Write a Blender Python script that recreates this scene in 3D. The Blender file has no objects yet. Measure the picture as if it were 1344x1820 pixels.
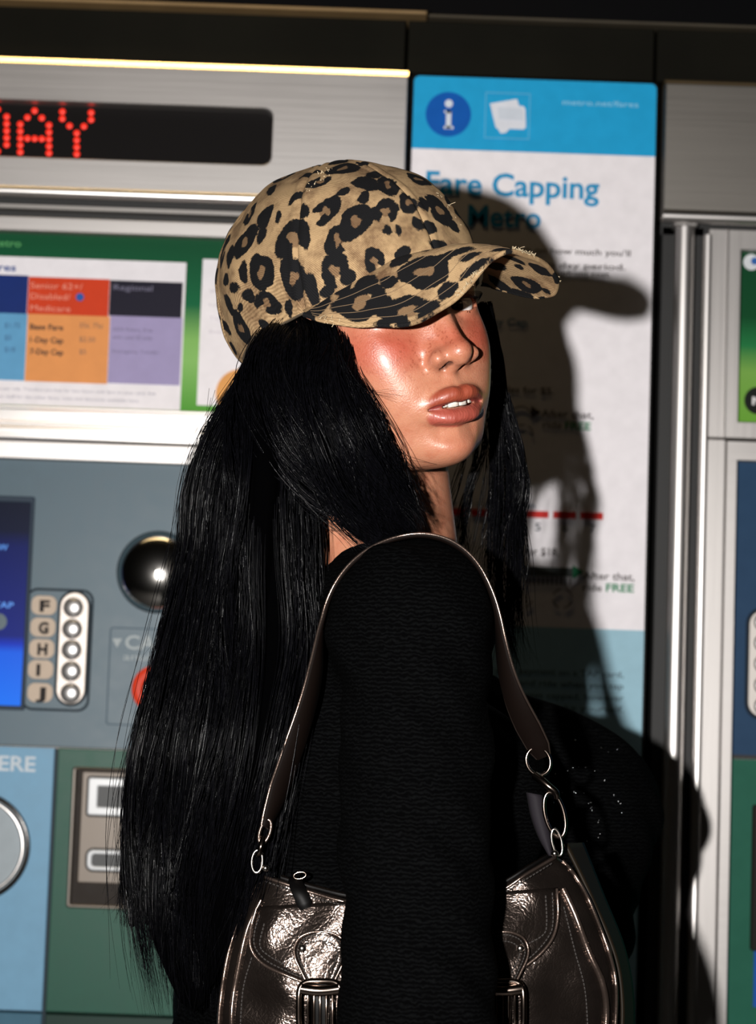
import bpy, bmesh, math, random
import numpy as np
from mathutils import Vector, Matrix

random.seed(7); np.random.seed(7)
SC = bpy.context.scene
COL = SC.collection

# ------------------------------------------------------------------ camera
F_PX = 3900.0
PITCH, ROLL = math.radians(5.5), math.radians(2.0)
CAM = np.array([0.0, 0.0, 1.28])
FW = np.array([0, math.cos(PITCH), math.sin(PITCH)])
_rt = np.array([1.0, 0, 0]); _up = np.cross(_rt, FW)
RT = math.cos(ROLL) * _rt + math.sin(ROLL) * _up
UP = np.cross(RT, FW)
cam = bpy.data.cameras.new('camera')
cam.sensor_fit = 'VERTICAL'; cam.sensor_height = 36.0; cam.sensor_width = 36.0 * 1344 / 1820
cam.lens = F_PX / 1820 * 36.0
cam.dof.use_dof = True; cam.dof.focus_distance = 1.50; cam.dof.aperture_fstop = 9.0
camo = bpy.data.objects.new('camera', cam); COL.objects.link(camo)
camo.matrix_world = Matrix((( RT[0], UP[0], -FW[0], CAM[0]), (RT[1], UP[1], -FW[1], CAM[1]), (RT[2], UP[2], -FW[2], CAM[2]), (0, 0, 0, 1)))
SC.camera = camo

# ------------------------------------------------------------------ world, lights, exposure
w = bpy.data.worlds.new('station'); SC.world = w; w.use_nodes = True
w.node_tree.nodes['Background'].inputs[0].default_value = (1.0, 0.93, 0.78, 1)
w.node_tree.nodes['Background'].inputs[1].default_value = 0.0018

def light(name, kind, loc, energy, color, aim=None, **kw):
    l = bpy.data.lights.new(name, kind); l.energy = energy; l.color = color
    for k, v in kw.items(): setattr(l, k, v)
    o = bpy.data.objects.new(name, l); COL.objects.link(o); o.location = loc
    if aim is not None:
        o.rotation_euler = (Vector(aim) - Vector(loc)).to_track_quat('-Z', 'Y').to_euler()
    return o
# the flash on the camera's left side
light('flash', 'AREA', (-0.188, 0.0, 1.322), 49.0, (1.0, 0.965, 0.93), aim=(0.0, 2.0, 1.5), shape='DISK', size=0.032)
# the station's warm overhead tube above the machines
light('overhead_tube', 'AREA', (-0.55, 1.98, 2.75), 0.6, (1.0, 0.72, 0.36), aim=(-0.55, 2.3, 1.9), shape='RECTANGLE', size=1.3, size_y=0.06, spread=math.radians(70))

vs = SC.view_settings
vs.view_transform = 'Standard'; vs.look = 'None'; vs.gamma = 1.0; vs.exposure = 0.0; vs.use_curve_mapping = False

# ------------------------------------------------------------------ helpers
def unproj(px, py, Y):
    """world point at depth Y seen at photograph pixel (px, py)"""
    d = FW + RT * (px - 672) / F_PX - UP * (py - 910) / F_PX
    return CAM + d * (Y - CAM[1]) / d[1]
def proj(P):
    d = np.asarray(P) - CAM; z = d @ FW
    return np.stack([672 + F_PX * (d @ RT) / z, 910 - F_PX * (d @ UP) / z], -1)

def srgb(r, g, b):
    def c(v):
        v /= 255.0
        return v / 12.92 if v <= 0.04045 else ((v + 0.055) / 1.055) ** 2.4
    return (c(r), c(g), c(b), 1.0)

def mat(name, color=(0.5, 0.5, 0.5, 1), rough=0.5, metal=0.0, spec=0.5, emit=None, estr=0.0, **kw):
    m = bpy.data.materials.new(name); m.use_nodes = True
    p = m.node_tree.nodes['Principled BSDF']
    p.inputs['Base Color'].default_value = color
    p.inputs['Roughness'].default_value = rough
    p.inputs['Metallic'].default_value = metal
    p.inputs['Specular IOR Level'].default_value = spec
    if emit: p.inputs['Emission Color'].default_value = emit; p.inputs['Emission Strength'].default_value = estr
    for k, v in kw.items(): p.inputs[k.replace('_', ' ')].default_value = v
    return m

class NT:
    """tiny node graph helper"""
    def __init__(s, m): s.m = m; s.t = m.node_tree; s.p = s.t.nodes['Principled BSDF']
    def n(s, typ, **kw):
        nd = s.t.nodes.new(typ)
        ins = kw.pop('ins', {})
        for k, v in kw.items(): setattr(nd, k, v)
        for k, v in ins.items():
            if isinstance(v, bpy.types.NodeSocket): s.t.links.new(v, nd.inputs[k])
            else: nd.inputs[k].default_value = v
        return nd
    def link(s, a, b): s.t.links.new(a, b)
    def coord(s, scale=(1, 1, 1), rot=(0, 0, 0), out='Object'):
        c = s.n('ShaderNodeTexCoord'); mp = s.n('ShaderNodeMapping', ins={'Vector': c.outputs[out], 'Scale': scale, 'Rotation': rot})
        return mp.outputs[0]
    def ramp(s, fac, stops, interp='LINEAR'):
        r = s.n('ShaderNodeValToRGB', ins={'Fac': fac}); cr = r.color_ramp; cr.interpolation = interp
        while len(cr.elements) < len(stops): cr.elements.new(0.5)
        for e, (pos, c) in zip(cr.elements, stops): e.position = pos; e.color = c
        return r.outputs[0]
    def math(s, op, a, b=0.0, c=0.0):
        return s.n('ShaderNodeMath', operation=op, ins={0: a, 1: b, 2: c}).outputs[0]
    def bump(s, h, strength=0.3, dist=0.001, normal=None):
        ins = {'Height': h, 'Strength': strength, 'Distance': dist}
        if normal is not None: ins['Normal'] = normal
        b = s.n('ShaderNodeBump', ins=ins)
        s.link(b.outputs[0], s.p.inputs['Normal']); return b.outputs[0]

def noise_mat(name, color, rough, metal=0.0, nscale=(30, 30, 30), amt=0.08, bump=0.05, spec=0.5, raniso=0.1):
    m = mat(name, color, rough, metal, spec); g = NT(m)
    no = g.n('ShaderNodeTexNoise', ins={'Vector': g.coord(nscale), 'Scale': 1.0, 'Detail': 5.0})
    lo = tuple(c * (1 - amt) for c in color[:3]) + (1,); hi = tuple(min(1, c * (1 + amt)) for c in color[:3]) + (1,)
    g.link(g.ramp(no.outputs[0], [(0.3, lo), (0.7, hi)]), g.p.inputs['Base Color'])
    g.link(g.math('MULTIPLY_ADD', no.outputs[0], raniso, rough - raniso * 0.5), g.p.inputs['Roughness'])
    if bump: g.bump(no.outputs[0], bump, 0.0005)
    return m

def link_obj(name, me, material, parent=None, smooth=False):
    o = bpy.data.objects.new(name, me); COL.objects.link(o)
    if material is not None and not me.materials: me.materials.append(material)
    if smooth:
        for p in me.polygons: p.use_smooth = True
    if parent is not None: o.parent = parent
    return o

def from_arrays(name, V, F, material, parent=None, smooth=True, attrs=None):
    me = bpy.data.meshes.new(name)
    V = np.asarray(V, np.float32); F = np.asarray(F, np.int32); k = F.shape[1]
    me.vertices.add(len(V)); me.vertices.foreach_set('co', V.ravel())
    me.loops.add(F.size); me.loops.foreach_set('vertex_index', F.ravel())
    me.polygons.add(len(F)); me.polygons.foreach_set('loop_start', np.arange(0, F.size, k, dtype=np.int32))
    me.polygons.foreach_set('use_smooth', np.full(len(F), smooth))
    me.update(calc_edges=True); me.validate()
    for nm, (kind, data) in (attrs or {}).items():
        a = me.attributes.new(nm, kind, 'POINT')
        a.data.foreach_set('color' if kind == 'FLOAT_COLOR' else 'value', np.asarray(data, np.float32).ravel())
    return link_obj(name, me, material, parent)

def bm_obj(name, bm, material, parent=None, smooth=False):
    me = bpy.data.meshes.new(name); bm.to_mesh(me); bm.free()
    return link_obj(name, me, material, parent, smooth)

def empty(name, loc, label=None, cat=None, group=None):
    o = bpy.data.objects.new(name, None); COL.objects.link(o); o.location = loc; o.empty_display_size = 0.05
    if label: o['label'] = label
    if cat: o['category'] = cat
    if group: o['group'] = group
    bpy.context.view_layer.update()
    return o

def adopt(o, parent):
    """parent o to an unrotated empty, keeping its world coordinates"""
    o.parent = parent
    o.matrix_parent_inverse = Matrix.Identity(4)
    if parent.type == 'EMPTY':
        loc = parent.location
        o.location = Vector(o.location) - loc
    return o

# --- sparse surface nets on a rectilinear grid
def surface_net(fn, xs, ys, zs, band=0.012, coarse=6):
    nx, ny, nz = len(xs), len(ys), len(zs)
    D = np.full((nx, ny, nz), 1.0, np.float32)
    bx = list(range(0, nx, coarse)); by = list(range(0, ny, coarse)); bz = list(range(0, nz, coarse))
    lo = lambda a, i: a[i]; hi = lambda a, i: a[min(i + coarse, len(a) - 1)]
    cx = np.array([(lo(xs, i) + hi(xs, i)) / 2 for i in bx]); hx = np.array([(hi(xs, i) - lo(xs, i)) / 2 for i in bx])
    cy = np.array([(lo(ys, i) + hi(ys, i)) / 2 for i in by]); hy = np.array([(hi(ys, i) - lo(ys, i)) / 2 for i in by])
    cz = np.array([(lo(zs, i) + hi(zs, i)) / 2 for i in bz]); hz = np.array([(hi(zs, i) - lo(zs, i)) / 2 for i in bz])
    G = np.stack(np.meshgrid(cx, cy, cz, indexing='ij'), -1).reshape(-1, 3)
    H = np.sqrt(sum(h ** 2 for h in np.meshgrid(hx, hy, hz, indexing='ij'))).ravel()
    d = fn(G)
    act = np.abs(d) < H * 1.25 + band
    k = 0
    ids = [(i, j, l) for i in bx for j in by for l in bz]
    pts = []; sl = []
    for q, (i, j, l) in enumerate(ids):
        s = np.s_[i:min(i + coarse, nx), j:min(j + coarse, ny), l:min(l + coarse, nz)]
        if act[q]:
            g = np.stack(np.meshgrid(xs[s[0]], ys[s[1]], zs[s[2]], indexing='ij'), -1)
            pts.append(g.reshape(-1, 3)); sl.append((s, g.shape[:3]))
        else: D[s] = 1.0 if d[q] > 0 else -1.0
    P = np.concatenate(pts); out = np.empty(len(P), np.float32)
    for a in range(0, len(P), 400000): out[a:a + 400000] = fn(P[a:a + 400000])
    a = 0
    for s, sh in sl:
        n = sh[0] * sh[1] * sh[2]; D[s] = out[a:a + n].reshape(sh); a += n
    S = D < 0
    cnt = np.zeros((nx - 1, ny - 1, nz - 1), np.int8)
    for dx in (0, 1):
        for dy in (0, 1):
            for dz in (0, 1): cnt += S[dx:nx - 1 + dx, dy:ny - 1 + dy, dz:nz - 1 + dz]
    cell = (cnt > 0) & (cnt < 8)
    ci = np.argwhere(cell); idx = np.full(cell.shape, -1, np.int32); idx[cell] = np.arange(len(ci))
    acc = np.zeros((len(ci), 3)); num = np.zeros(len(ci))
    A = (xs, ys, zs)
    corners = [(a, b, c) for a in (0, 1) for b in (0, 1) for c in (0, 1)]
    for c0 in corners:
        for ax in range(3):
            if c0[ax]: continue
            c1 = list(c0); c1[ax] = 1
            i0 = ci + np.array(c0); i1 = ci + np.array(c1)
            d0 = D[i0[:, 0], i0[:, 1], i0[:, 2]]; d1 = D[i1[:, 0], i1[:, 1], i1[:, 2]]
            m = (d0 < 0) != (d1 < 0)
            t = np.where(m, d0 / np.where(m, d0 - d1, 1), 0)
            p0 = np.stack([A[q][i0[:, q]] for q in range(3)], -1); p1 = np.stack([A[q][i1[:, q]] for q in range(3)], -1)
            acc += np.where(m[:, None], p0 + (p1 - p0) * t[:, None], 0); num += m
    V = acc / num[:, None]
    F = []
    for ax in range(3):
        s0 = [slice(None)] * 3; s1 = [slice(None)] * 3
        s0[ax] = slice(0, -1); s1[ax] = slice(1, None)
        ch = S[tuple(s0)] != S[tuple(s1)]
        e = np.argwhere(ch)
        u, v = (ax + 1) % 3, (ax + 2) % 3
        e = e[(e[:, u] > 0) & (e[:, v] > 0) & (e[:, u] < D.shape[u] - 1) & (e[:, v] < D.shape[v] - 1)]
        ins = S[e[:, 0], e[:, 1], e[:, 2]]
        def at(du, dv):
            q = e.copy(); q[:, u] -= du; q[:, v] -= dv
            return idx[q[:, 0], q[:, 1], q[:, 2]]
        q = np.stack([at(1, 1), at(0, 1), at(0, 0), at(1, 0)], -1)
        q[~ins] = q[~ins][:, ::-1]
        F.append(q)
    F = np.concatenate(F); F = F[(F >= 0).all(1)]
    # pull the vertices on to the surface
    for _ in range(2):
        e = 4e-4; g = np.stack([fn(V + np.eye(3)[i] * e) - fn(V - np.eye(3)[i] * e) for i in range(3)], -1) / (2 * e)
        dd = fn(V); g2 = (g ** 2).sum(1) + 1e-9
        st = -(dd / g2)[:, None] * g; L = np.linalg.norm(st, axis=1, keepdims=True)
        V = V + st * np.minimum(1, 0.0015 / (L + 1e-12))
    return V, F

# --- distance helpers
def smin(a, b, k):
    h = np.clip(0.5 + 0.5 * (b - a) / k, 0, 1)
    return b + (a - b) * h - k * h * (1 - h)
def smax(a, b, k): return -smin(-a, -b, k)
def ell(P, c, r):
    q = (P - c) / r; k0 = np.linalg.norm(q, axis=1); k1 = np.linalg.norm(q / r, axis=1)
    return k0 * (k0 - 1) / np.maximum(k1, 1e-9)
def ell_r(P, c, r, R):
    return ell((P - c) @ R, np.zeros(3), np.asarray(r, float))
def cap(P, a, b, ra, rb=None):
    a = np.asarray(a, float); b = np.asarray(b, float); rb = ra if rb is None else rb
    ab = b - a; t = np.clip(((P - a) @ ab) / (ab @ ab), 0, 1)
    return np.linalg.norm(P - a - t[:, None] * ab, axis=1) - (ra + (rb - ra) * t)
def rotx(a): c, s = math.cos(a), math.sin(a); return np.array([[1, 0, 0], [0, c, -s], [0, s, c]])
def roty(a): c, s = math.cos(a), math.sin(a); return np.array([[c, 0, s], [0, 1, 0], [-s, 0, c]])
def rotz(a): c, s = math.cos(a), math.sin(a); return np.array([[c, -s, 0], [s, c, 0], [0, 0, 1]])

# head frame: local x = her right, y = forward, z = up, metres
HR = rotz(math.radians(-146.3)) @ rotx(math.radians(-2.6)) @ roty(math.radians(14.9))
HO = np.array([-0.0100, 1.5468, 1.5461])
def to_head(P): return (P - HO) @ HR
def from_head(L): return np.asarray(L) @ HR.T + HO
# ------------------------------------------------------------------ the head as one distance field (head-local millimetres)
def A(*v): return np.array(v, float)
def bez(pts, n):
    """catmull-rom through points -> n points"""
    p = np.array(pts, float); p = np.vstack([2 * p[0] - p[1], p, 2 * p[-1] - p[-2]])
    m = len(p) - 3; t = np.linspace(0, m, n); i = np.minimum(t.astype(int), m - 1); u = (t - i)[:, None]
    a, b, c, d = p[i], p[i + 1], p[i + 2], p[i + 3]
    return 0.5 * ((2 * b) + (c - a) * u + (2 * a - 5 * b + 4 * c - d) * u ** 2 + (3 * b - a - 3 * c + d) * u ** 3)
def chain(P, pts, radii, n=9, k=2.0):
    """smooth union of tapered capsules along a curve"""
    q = bez(np.column_stack([np.array(pts, float), radii]), n)
    d = None
    for i in range(len(q) - 1):
        e = cap(P, q[i, :3], q[i + 1, :3], q[i, 3], q[i + 1, 3])
        d = e if d is None else np.minimum(d, e)
    return d
LIP_MID = [(0, 99.5, -44.5), (9, 98.0, -43.8), (18, 93.0, -44.6), (26, 85.5, -46.0)]
def lips_upper(P):
    return chain(P, [(0, 99.5, -39.6), (6.5, 99.8, -38.4), (15, 95.0, -40.4), (22, 88.5, -43.5), (27.5, 82.6, -46.2)], [4.8, 5.2, 4.5, 3.0, 1.2], 10)
def lips_lower(P):
    return chain(P, [(0, 95.8, -54.6), (8, 94.8, -54.4), (16, 90.6, -52.2), (22.5, 85.5, -49.0), (27, 82.2, -46.8)], [6.8, 6.7, 5.2, 3.0, 1.2], 10)
def head_mm(Q, detail=True):
    P = Q.copy(); P[:, 0] = np.abs(P[:, 0])
    d = ell(P, A(0, -14, 44), A(74, 93, 84))                        # cranium
    face = ell(P, A(0, 34, -10), A(54, 54, 80))
    d = smin(d, face, 26)
    d = smin(d, ell(P, A(0, 55, 44), A(50, 31, 40)), 22)            # forehead
    d = smin(d, cap(P, A(49, 6, -42), A(24, 60, -66), 15, 13), 26)  # jaw
    d = smin(d, cap(P, A(53, -2, -10), A(49, 6, -42), 13, 14), 22)
    d = smin(d, ell(P, A(32, 54, -8), A(22, 27, 21)), 22)           # cheekbone
    d = smin(d, ell(P, A(23, 60, -32), A(23, 26, 25)), 18)          # front of the cheek
    d = smin(d, ell(P, A(0, 66, -42), A(33, 27, 28)), 16)           # muzzle
    d = smin(d, ell(P, A(0, 76, -73.5), A(18, 18, 13)), 13)       # chin
    d = smin(d, ell(P, A(0, 60, -68), A(30, 22, 15)), 15)
    d = smax(d, -ell(P, A(31, 96, 20), A(17, 17, 11.5)), 14)        # eye socket
    d = smin(d, cap(P, A(8, 80, 36), A(38, 66, 38), 9, 7), 10)      # brow
    # nose
    n = chain(P, [(0, 86, 27), (0, 94, 12), (0, 102, -2), (0, 105.6, -9)], [6.0, 5.6, 6.2, 7.4], 8)
    n = smin(n, cap(P, A(0, 84, 12), A(7, 86, -10), 9, 10), 10)
    n = smin(n, ell(P, A(0, 106.6, -10.8), A(8.4, 8.2, 7.8)), 4)
    n = smin(n, ell_r(P, A(12.0, 94.5, -13.2), (5.8, 11.5, 6.4), rotz(-0.42)), 9)
    n = smin(n, cap(P, A(0, 107, -15.5), A(0, 94, -20.5), 4.0, 4.4), 3.5)
    d = smin(d, n, 7)
    d = smax(d, -chain(P, [(14.5, 99, -3), (19.0, 95, -8), (21.0, 91, -15)], [1.0, 1.6, 1.4], 6), 5)
    # nostrils
    if detail: d = smax(d, -cap(P, A(7.8, 95.6, -18.9), A(6.8, 103.6, -17.4), 3.3, 1.9), 0.9)
    # philtrum
    d = smax(d, -cap(P, A(0, 107.0, -25), A(0, 110.5, -34), 4.6, 5.0), 3.0)
    # lips
    d = smin(d, cap(P, A(0, 86, -38), A(20, 80, -44), 9, 7), 9)
    d = smin(d, lips_upper(P), 5.0)
    d = smin(d, lips_lower(P), 5.0)
    if detail:
        m = chain(P, [(0, 104, -46.6), (8, 102.5, -46.4), (16, 96.5, -46.4), (24.3, 88.5, -46.5)], [2.4, 2.4, 2.0, 0.5], 8)
        m2 = chain(P, [(0, 94, -46.3), (8, 93, -46), (15, 88.5, -45.9), (22, 82, -46.3)], [3.8, 3.6, 2.8, 0.5], 8)
        d = smax(d, -np.minimum(m, m2), 1.6)
    d = smax(d, -cap(P, A(0, 99.0, -65.0), A(14, 93.5, -63.5), 3.6, 3.0), 9)   # fold under the lip
    # eyes
    lid = np.linalg.norm(P - A(31, 67.5, 20), axis=1) - 13.9
    d = smin(d, lid, 4)
    if detail:
        ex, ez = P[:, 0] - 31, P[:, 2] - 20.0 + 0.04 * (P[:, 0] - 31)
        top = 6.6 * np.sqrt(np.clip(1 - (ex / 15.5) ** 2, 0, 1)) - 1.5; bot = -4.2 * np.sqrt(np.clip(1 - (ex / 15.5) ** 2, 0, 1)) + 0.4
        slot = np.maximum(np.maximum(ez - top, bot - ez), 72 - P[:, 1])
        slot = np.maximum(slot, np.abs(ex) - 14.5)
        d = smax(d, -slot, 1.2)
        d = smax(d, -(np.linalg.norm(P - A(31, 67.5, 20), axis=1) - 12.3), 0.8)
    # ear
    e = ell_r(P, A(77, -6, 2), (5, 15, 27), rotz(0.3))
    e = smax(e, -ell_r(P, A(82.5, -4, 6), (5, 9, 17), rotz(0.3)), 4)
    d = smin(d, e, 5)
    return d
def head_sdf(W, detail=True): return head_mm(to_head(W) * 1000.0, detail) / 1000.0
# ------------------------------------------------------------------ skin: tint stored per vertex (lips, blush, brows, nostril shade), freckles in the material
def smoothstep(a, b, x):
    t = np.clip((x - a) / (b - a), 0, 1); return t * t * (3 - 2 * t)
def skin_tint(W):
    Q = to_head(W) * 1000.0; P = Q.copy(); P[:, 0] = np.abs(P[:, 0])
    n = len(P)
    base = np.array([0.44, 0.190, 0.112]); T = np.tile(base, (n, 1))
    def blend(c, k): T[:] = T * (1 - k[:, None]) + np.array(c) * k[:, None]
    g = lambda c, r: np.exp(-(((P - A(*c)) / A(*r)) ** 2).sum(1))
    blend((0.37, 0.055, 0.032), 0.95 * g((33, 72, -3), (22, 30, 15)))
    blend((0.38, 0.085, 0.05), 0.75 * g((52, 60, 0), (18, 34, 16)))
    blend((0.38, 0.085, 0.048), 0.80 * g((0, 106, 0), (16, 20, 11)))
    blend((0.44, 0.15, 0.09), 0.45 * g((0, 92, -74), (18, 20, 10)))
    l = np.minimum(lips_upper(P) - 0.2, lips_lower(P) - 0.2)
    inface = P[:, 1] > 78
    k = (1 - smoothstep(0.0, 1.4, l)) * inface
    blend((0.27, 0.050, 0.024), 0.95 * k)
    blend((0.33, 0.070, 0.050), 0.8 * k * (lips_lower(P) < lips_upper(P)))
    m = chain(P, LIP_MID, [0.6] * 4, 8)
    blend((0.20, 0.03, 0.025), (1 - smoothstep(0.8, 3.0, m)) * inface)
    blend((0.03, 0.006, 0.005), (1 - smoothstep(-0.1, 0.9, cap(P, A(7.8, 95.6, -18.7), A(6.8, 103.2, -17.2), 3.1, 1.8))))  # shade inside the nostrils, darkened into the tint
    return np.column_stack([T, np.ones(n)]), k, 1.2 * g((30, 78, -4), (30, 40, 22)) + g((0, 104, 4), (18, 20, 16)), 
M_SKIN = mat('skin', (0.5, 0.3, 0.2, 1), 0.40, spec=0.5)
def _skin():
    g = NT(M_SKIN)
    at = g.n('ShaderNodeAttribute', attribute_name='tint'); fr = g.n('ShaderNodeAttribute', attribute_name='freckle'); lp = g.n('ShaderNodeAttribute', attribute_name='lip')
    co = g.coord()
    n1 = g.n('ShaderNodeTexNoise', ins={'Vector': co, 'Scale': 90.0, 'Detail': 6.0, 'Roughness': 0.65})
    c1 = g.n('ShaderNodeMix', data_type='RGBA', blend_type='MULTIPLY', ins={0: 0.55, 6: at.outputs['Color'], 7: g.ramp(n1.outputs[0], [(0.3, (0.78, 0.55, 0.48, 1)), (0.55, (1, 1, 1, 1)), (0.75, (1.0, 1.0, 0.92, 1))])})
    v = g.n('ShaderNodeTexVoronoi', ins={'Vector': co, 'Scale': 480.0, 'Randomness': 1.0})
    n2 = g.n('ShaderNodeTexNoise', ins={'Vector': co, 'Scale': 160.0, 'Detail': 2.0})
    dot = g.ramp(v.outputs['Distance'], [(0.22, (1, 1, 1, 1)), (0.50, (0, 0, 0, 1))])
    sel = g.ramp(n2.outputs[0], [(0.45, (0, 0, 0, 1)), (0.56, (1, 1, 1, 1))])
    k = g.math('MULTIPLY', g.math('MULTIPLY', dot, sel), g.math('MULTIPLY', fr.outputs['Fac'], 0.60))
    c2 = g.n('ShaderNodeMix', data_type='RGBA', ins={0: k, 6: c1.outputs[2], 7: (0.23, 0.05, 0.025, 1)})
    g.link(c2.outputs[2], g.p.inputs['Base Color'])
    n3 = g.n('ShaderNodeTexNoise', ins={'Vector': co, 'Scale': 900.0, 'Detail': 3.0})
    wv = g.n('ShaderNodeTexNoise', ins={'Vector': g.coord((500, 500, 120)), 'Scale': 1.0, 'Detail': 2.0})
    h = g.n('ShaderNodeMix', ins={0: lp.outputs['Fac'], 2: n3.outputs[0], 3: wv.outputs[0]})
    g.bump(h.outputs[0], g.math('MULTIPLY_ADD', lp.outputs['Fac'], 0.5, 0.4), 0.0006)
    r = g.math('MULTIPLY_ADD', lp.outputs['Fac'], -0.06, 0.40)
    g.link(g.math('MULTIPLY_ADD', lp.outputs['Fac'], 0.10, 0.40), g.p.inputs['Roughness']); g.link(g.math('MULTIPLY_ADD', lp.outputs['Fac'], -0.10, 0.24), g.p.inputs['Coat Roughness'])
    g.link(g.math('MULTIPLY_ADD', lp.outputs['Fac'], -0.14, 0.28), g.p.inputs['Coat Weight'])
    M_SKIN.node_tree.nodes['Principled BSDF'].inputs['Coat Roughness'].default_value = 0.22
    M_SKIN.node_tree.nodes['Principled BSDF'].inputs['Subsurface Weight'].default_value = 0.12
    M_SKIN.node_tree.nodes['Principled BSDF'].inputs['Subsurface Radius'].default_value = (1.0, 0.25, 0.12)
    M_SKIN.node_tree.nodes['Principled BSDF'].inputs['Subsurface Scale'].default_value = 0.004
_skin()
def skin_attrs(V):
    t, lip, fr = skin_tint(V)[:3]
    return {'tint': ('FLOAT_COLOR', t), 'lip': ('FLOAT', lip), 'freckle': ('FLOAT', np.clip(fr, 0, 1))}
# ------------------------------------------------------------------ leopard-print baseball cap (head-local millimetres)
CAPC, CAPR = A(0, -17, 46), A(84, 112, 86)
def cap_edge_z(ang):
    """height of the crown's lower edge around the head; ang 0 = front, pi = back"""
    c = np.cos(ang)
    return np.where(c > 0, 22 + 30 * np.abs(c) ** 1.5, 22 - 38 * np.abs(c) ** 1.0)
def wob(P, s=1.0):
    x, y, z = P[..., 0] * s, P[..., 1] * s, P[..., 2] * s
    return (np.sin(x * 0.11 + 1.3 * np.sin(y * 0.07 + 1)) + np.sin(z * 0.13 + 1.7 * np.sin(x * 0.05 + 2)) + np.sin(y * 0.10 + z * 0.09 + 1.1 * np.sin(z * 0.06))) / 3
def crown_pts(nu=420, nv=150):
    a = np.linspace(0, 2 * np.pi, nu, endpoint=False)[None, :]; t = np.linspace(0, 1, nv)[:, None]
    ze = cap_edge_z(np.abs((a + np.pi) % (2 * np.pi) - np.pi))
    el0 = np.arcsin(np.clip((ze - CAPC[2]) / CAPR[2], -1, 1))
    el = el0 + (np.pi / 2 - 0.02 - el0) * t
    ce, se = np.cos(el), np.sin(el)
    ce = np.abs(ce) ** 0.93
    P = np.stack([CAPC[0] + CAPR[0] * ce * np.sin(a), CAPC[1] + CAPR[1] * ce * np.cos(a), CAPC[2] + CAPR[2] * se * np.ones_like(a)], -1)
    # panel seams: shallow grooves between six panels, soft dents elsewhere
    N = (P - CAPC) / CAPR ** 2; N /= np.linalg.norm(N, axis=-1, keepdims=True)
    da = np.abs(((a + np.pi / 6 * 0 ) % (np.pi / 3)) - np.pi / 6)       # 0 mid panel .. pi/6 seam
    seam = (np.pi / 6 - da) * np.hypot(CAPR[0] * ce, CAPR[1] * ce) / 1.4
    g = -1.3 * np.exp(-(seam / 1.3) ** 2) + 0.9 * np.exp(-((seam - 4) / 2.2) ** 2)
    P = P + N * (g + 1.5 * wob(P) + 0.5 * wob(P, 2.7))[..., None]
    return P
BRIM_EDGE = [(79,46,31),(74,65,24),(64,88,18),(48,118,14),(32,132,19),(15,141,29),(5,147,39),(-5,152,48),(-20,156,50),(-50,147,41),(-72,132,28),(-83,112,19),(-84,86,20),(-80,48,31)]
BRIM_SEAM = [(75,38,33),(66,58,39),(52,75,47),(36,88,55),(20,95,59),(0,98,59),(-20,96,56),(-36,89,52),(-52,76,45),(-66,59,40),(-77,40,33)]
def resample(P, n):
    L = np.r_[0, np.cumsum(np.linalg.norm(np.diff(P, axis=0), axis=1))]; t = np.linspace(0, L[-1], n)
    return np.stack([np.interp(t, L, P[:, k]) for k in range(P.shape[1])], -1)
def brim_pts(nu=240, nv=70):
    I = resample(bez(BRIM_SEAM, 300), nu); O = resample(bez(BRIM_EDGE, 400), nu)
    s = np.linspace(-1, 1, nu)[None, :, None]; t = np.linspace(0, 1, nv)[:, None, None]
    P = I[None] * (1 - t) + O[None] * t
    P[..., 2] += (4.5 * np.sin(np.pi * t ** 0.8) * (1 - s ** 2))[..., 0]
    P[..., 2] += 0.6 * wob(P, 2.2)
    return P
def grid_faces(nv, nu, wrap=False):
    i, j = np.meshgrid(np.arange(nv - 1), np.arange(nu if wrap else nu - 1), indexing='ij')
    j2 = (j + 1) % nu
    return np.stack([i * nu + j, i * nu + j2, (i + 1) * nu + j2, (i + 1) * nu + j], -1).reshape(-1, 4)
# rosettes measured on the print: pixel centre, size in pixels, kind (R ring, C open ring, S spot), opening direction in degrees
_Z = [(525,70,110,60,'R',0),(440,120,80,50,'C',60),(610,125,120,52,'S',-35),(350,172,64,34,'S',10),(380,225,38,58,'S',0),(290,245,22,44,'S',0),
 (465,225,95,108,'C',200),(572,262,118,130,'R',0),(510,330,92,112,'C',-30),(345,325,132,150,'C',-70),(685,225,104,84,'C',-90),(605,175,40,54,'S',0),
 (530,153,44,28,'S',0),(690,130,80,92,'R',0),(765,195,64,84,'R',0),(688,297,34,42,'S',0),(732,296,28,42,'S',0),(797,272,38,52,'S',20),(845,282,54,50,'S',0),
 (880,225,84,120,'R',0),(237,245,62,92,'S',0),(226,312,38,62,'S',0),(165,340,84,116,'R',0),(225,450,90,144,'R',0),(345,470,92,146,'R',0),(412,512,52,116,'S',10),
 (498,440,112,106,'C',-60),(645,405,84,80,'C',-60),(750,380,62,48,'S',20),(160,450,36,84,'S',0),(122,505,44,40,'S',0),(182,537,60,44,'S',0),(250,560,88,84,'C',-120),
 (330,580,32,66,'S',0),(105,570,42,64,'S',0),(150,655,72,100,'R',0),(235,645,36,44,'S',0),(147,578,24,36,'S',0),(100,655,32,42,'S',0),(122,730,34,54,'S',0),
 (85,300,30,74,'S',0),(110,390,38,80,'S',0),(64,470,22,80,'S',0),(545,470,60,56,'S',0),(180,180,54,70,'S',0),(262,150,36,58,'S',0),(465,520,60,40,'S',40),
 (95,480,26,50,'S',0),(640,95,60,30,'S',-20),(820,200,40,60,'S',0),(930,280,44,50,'S',0),(400,95,60,30,'S',0),(600,60,50,24,'S',-20)]
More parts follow.
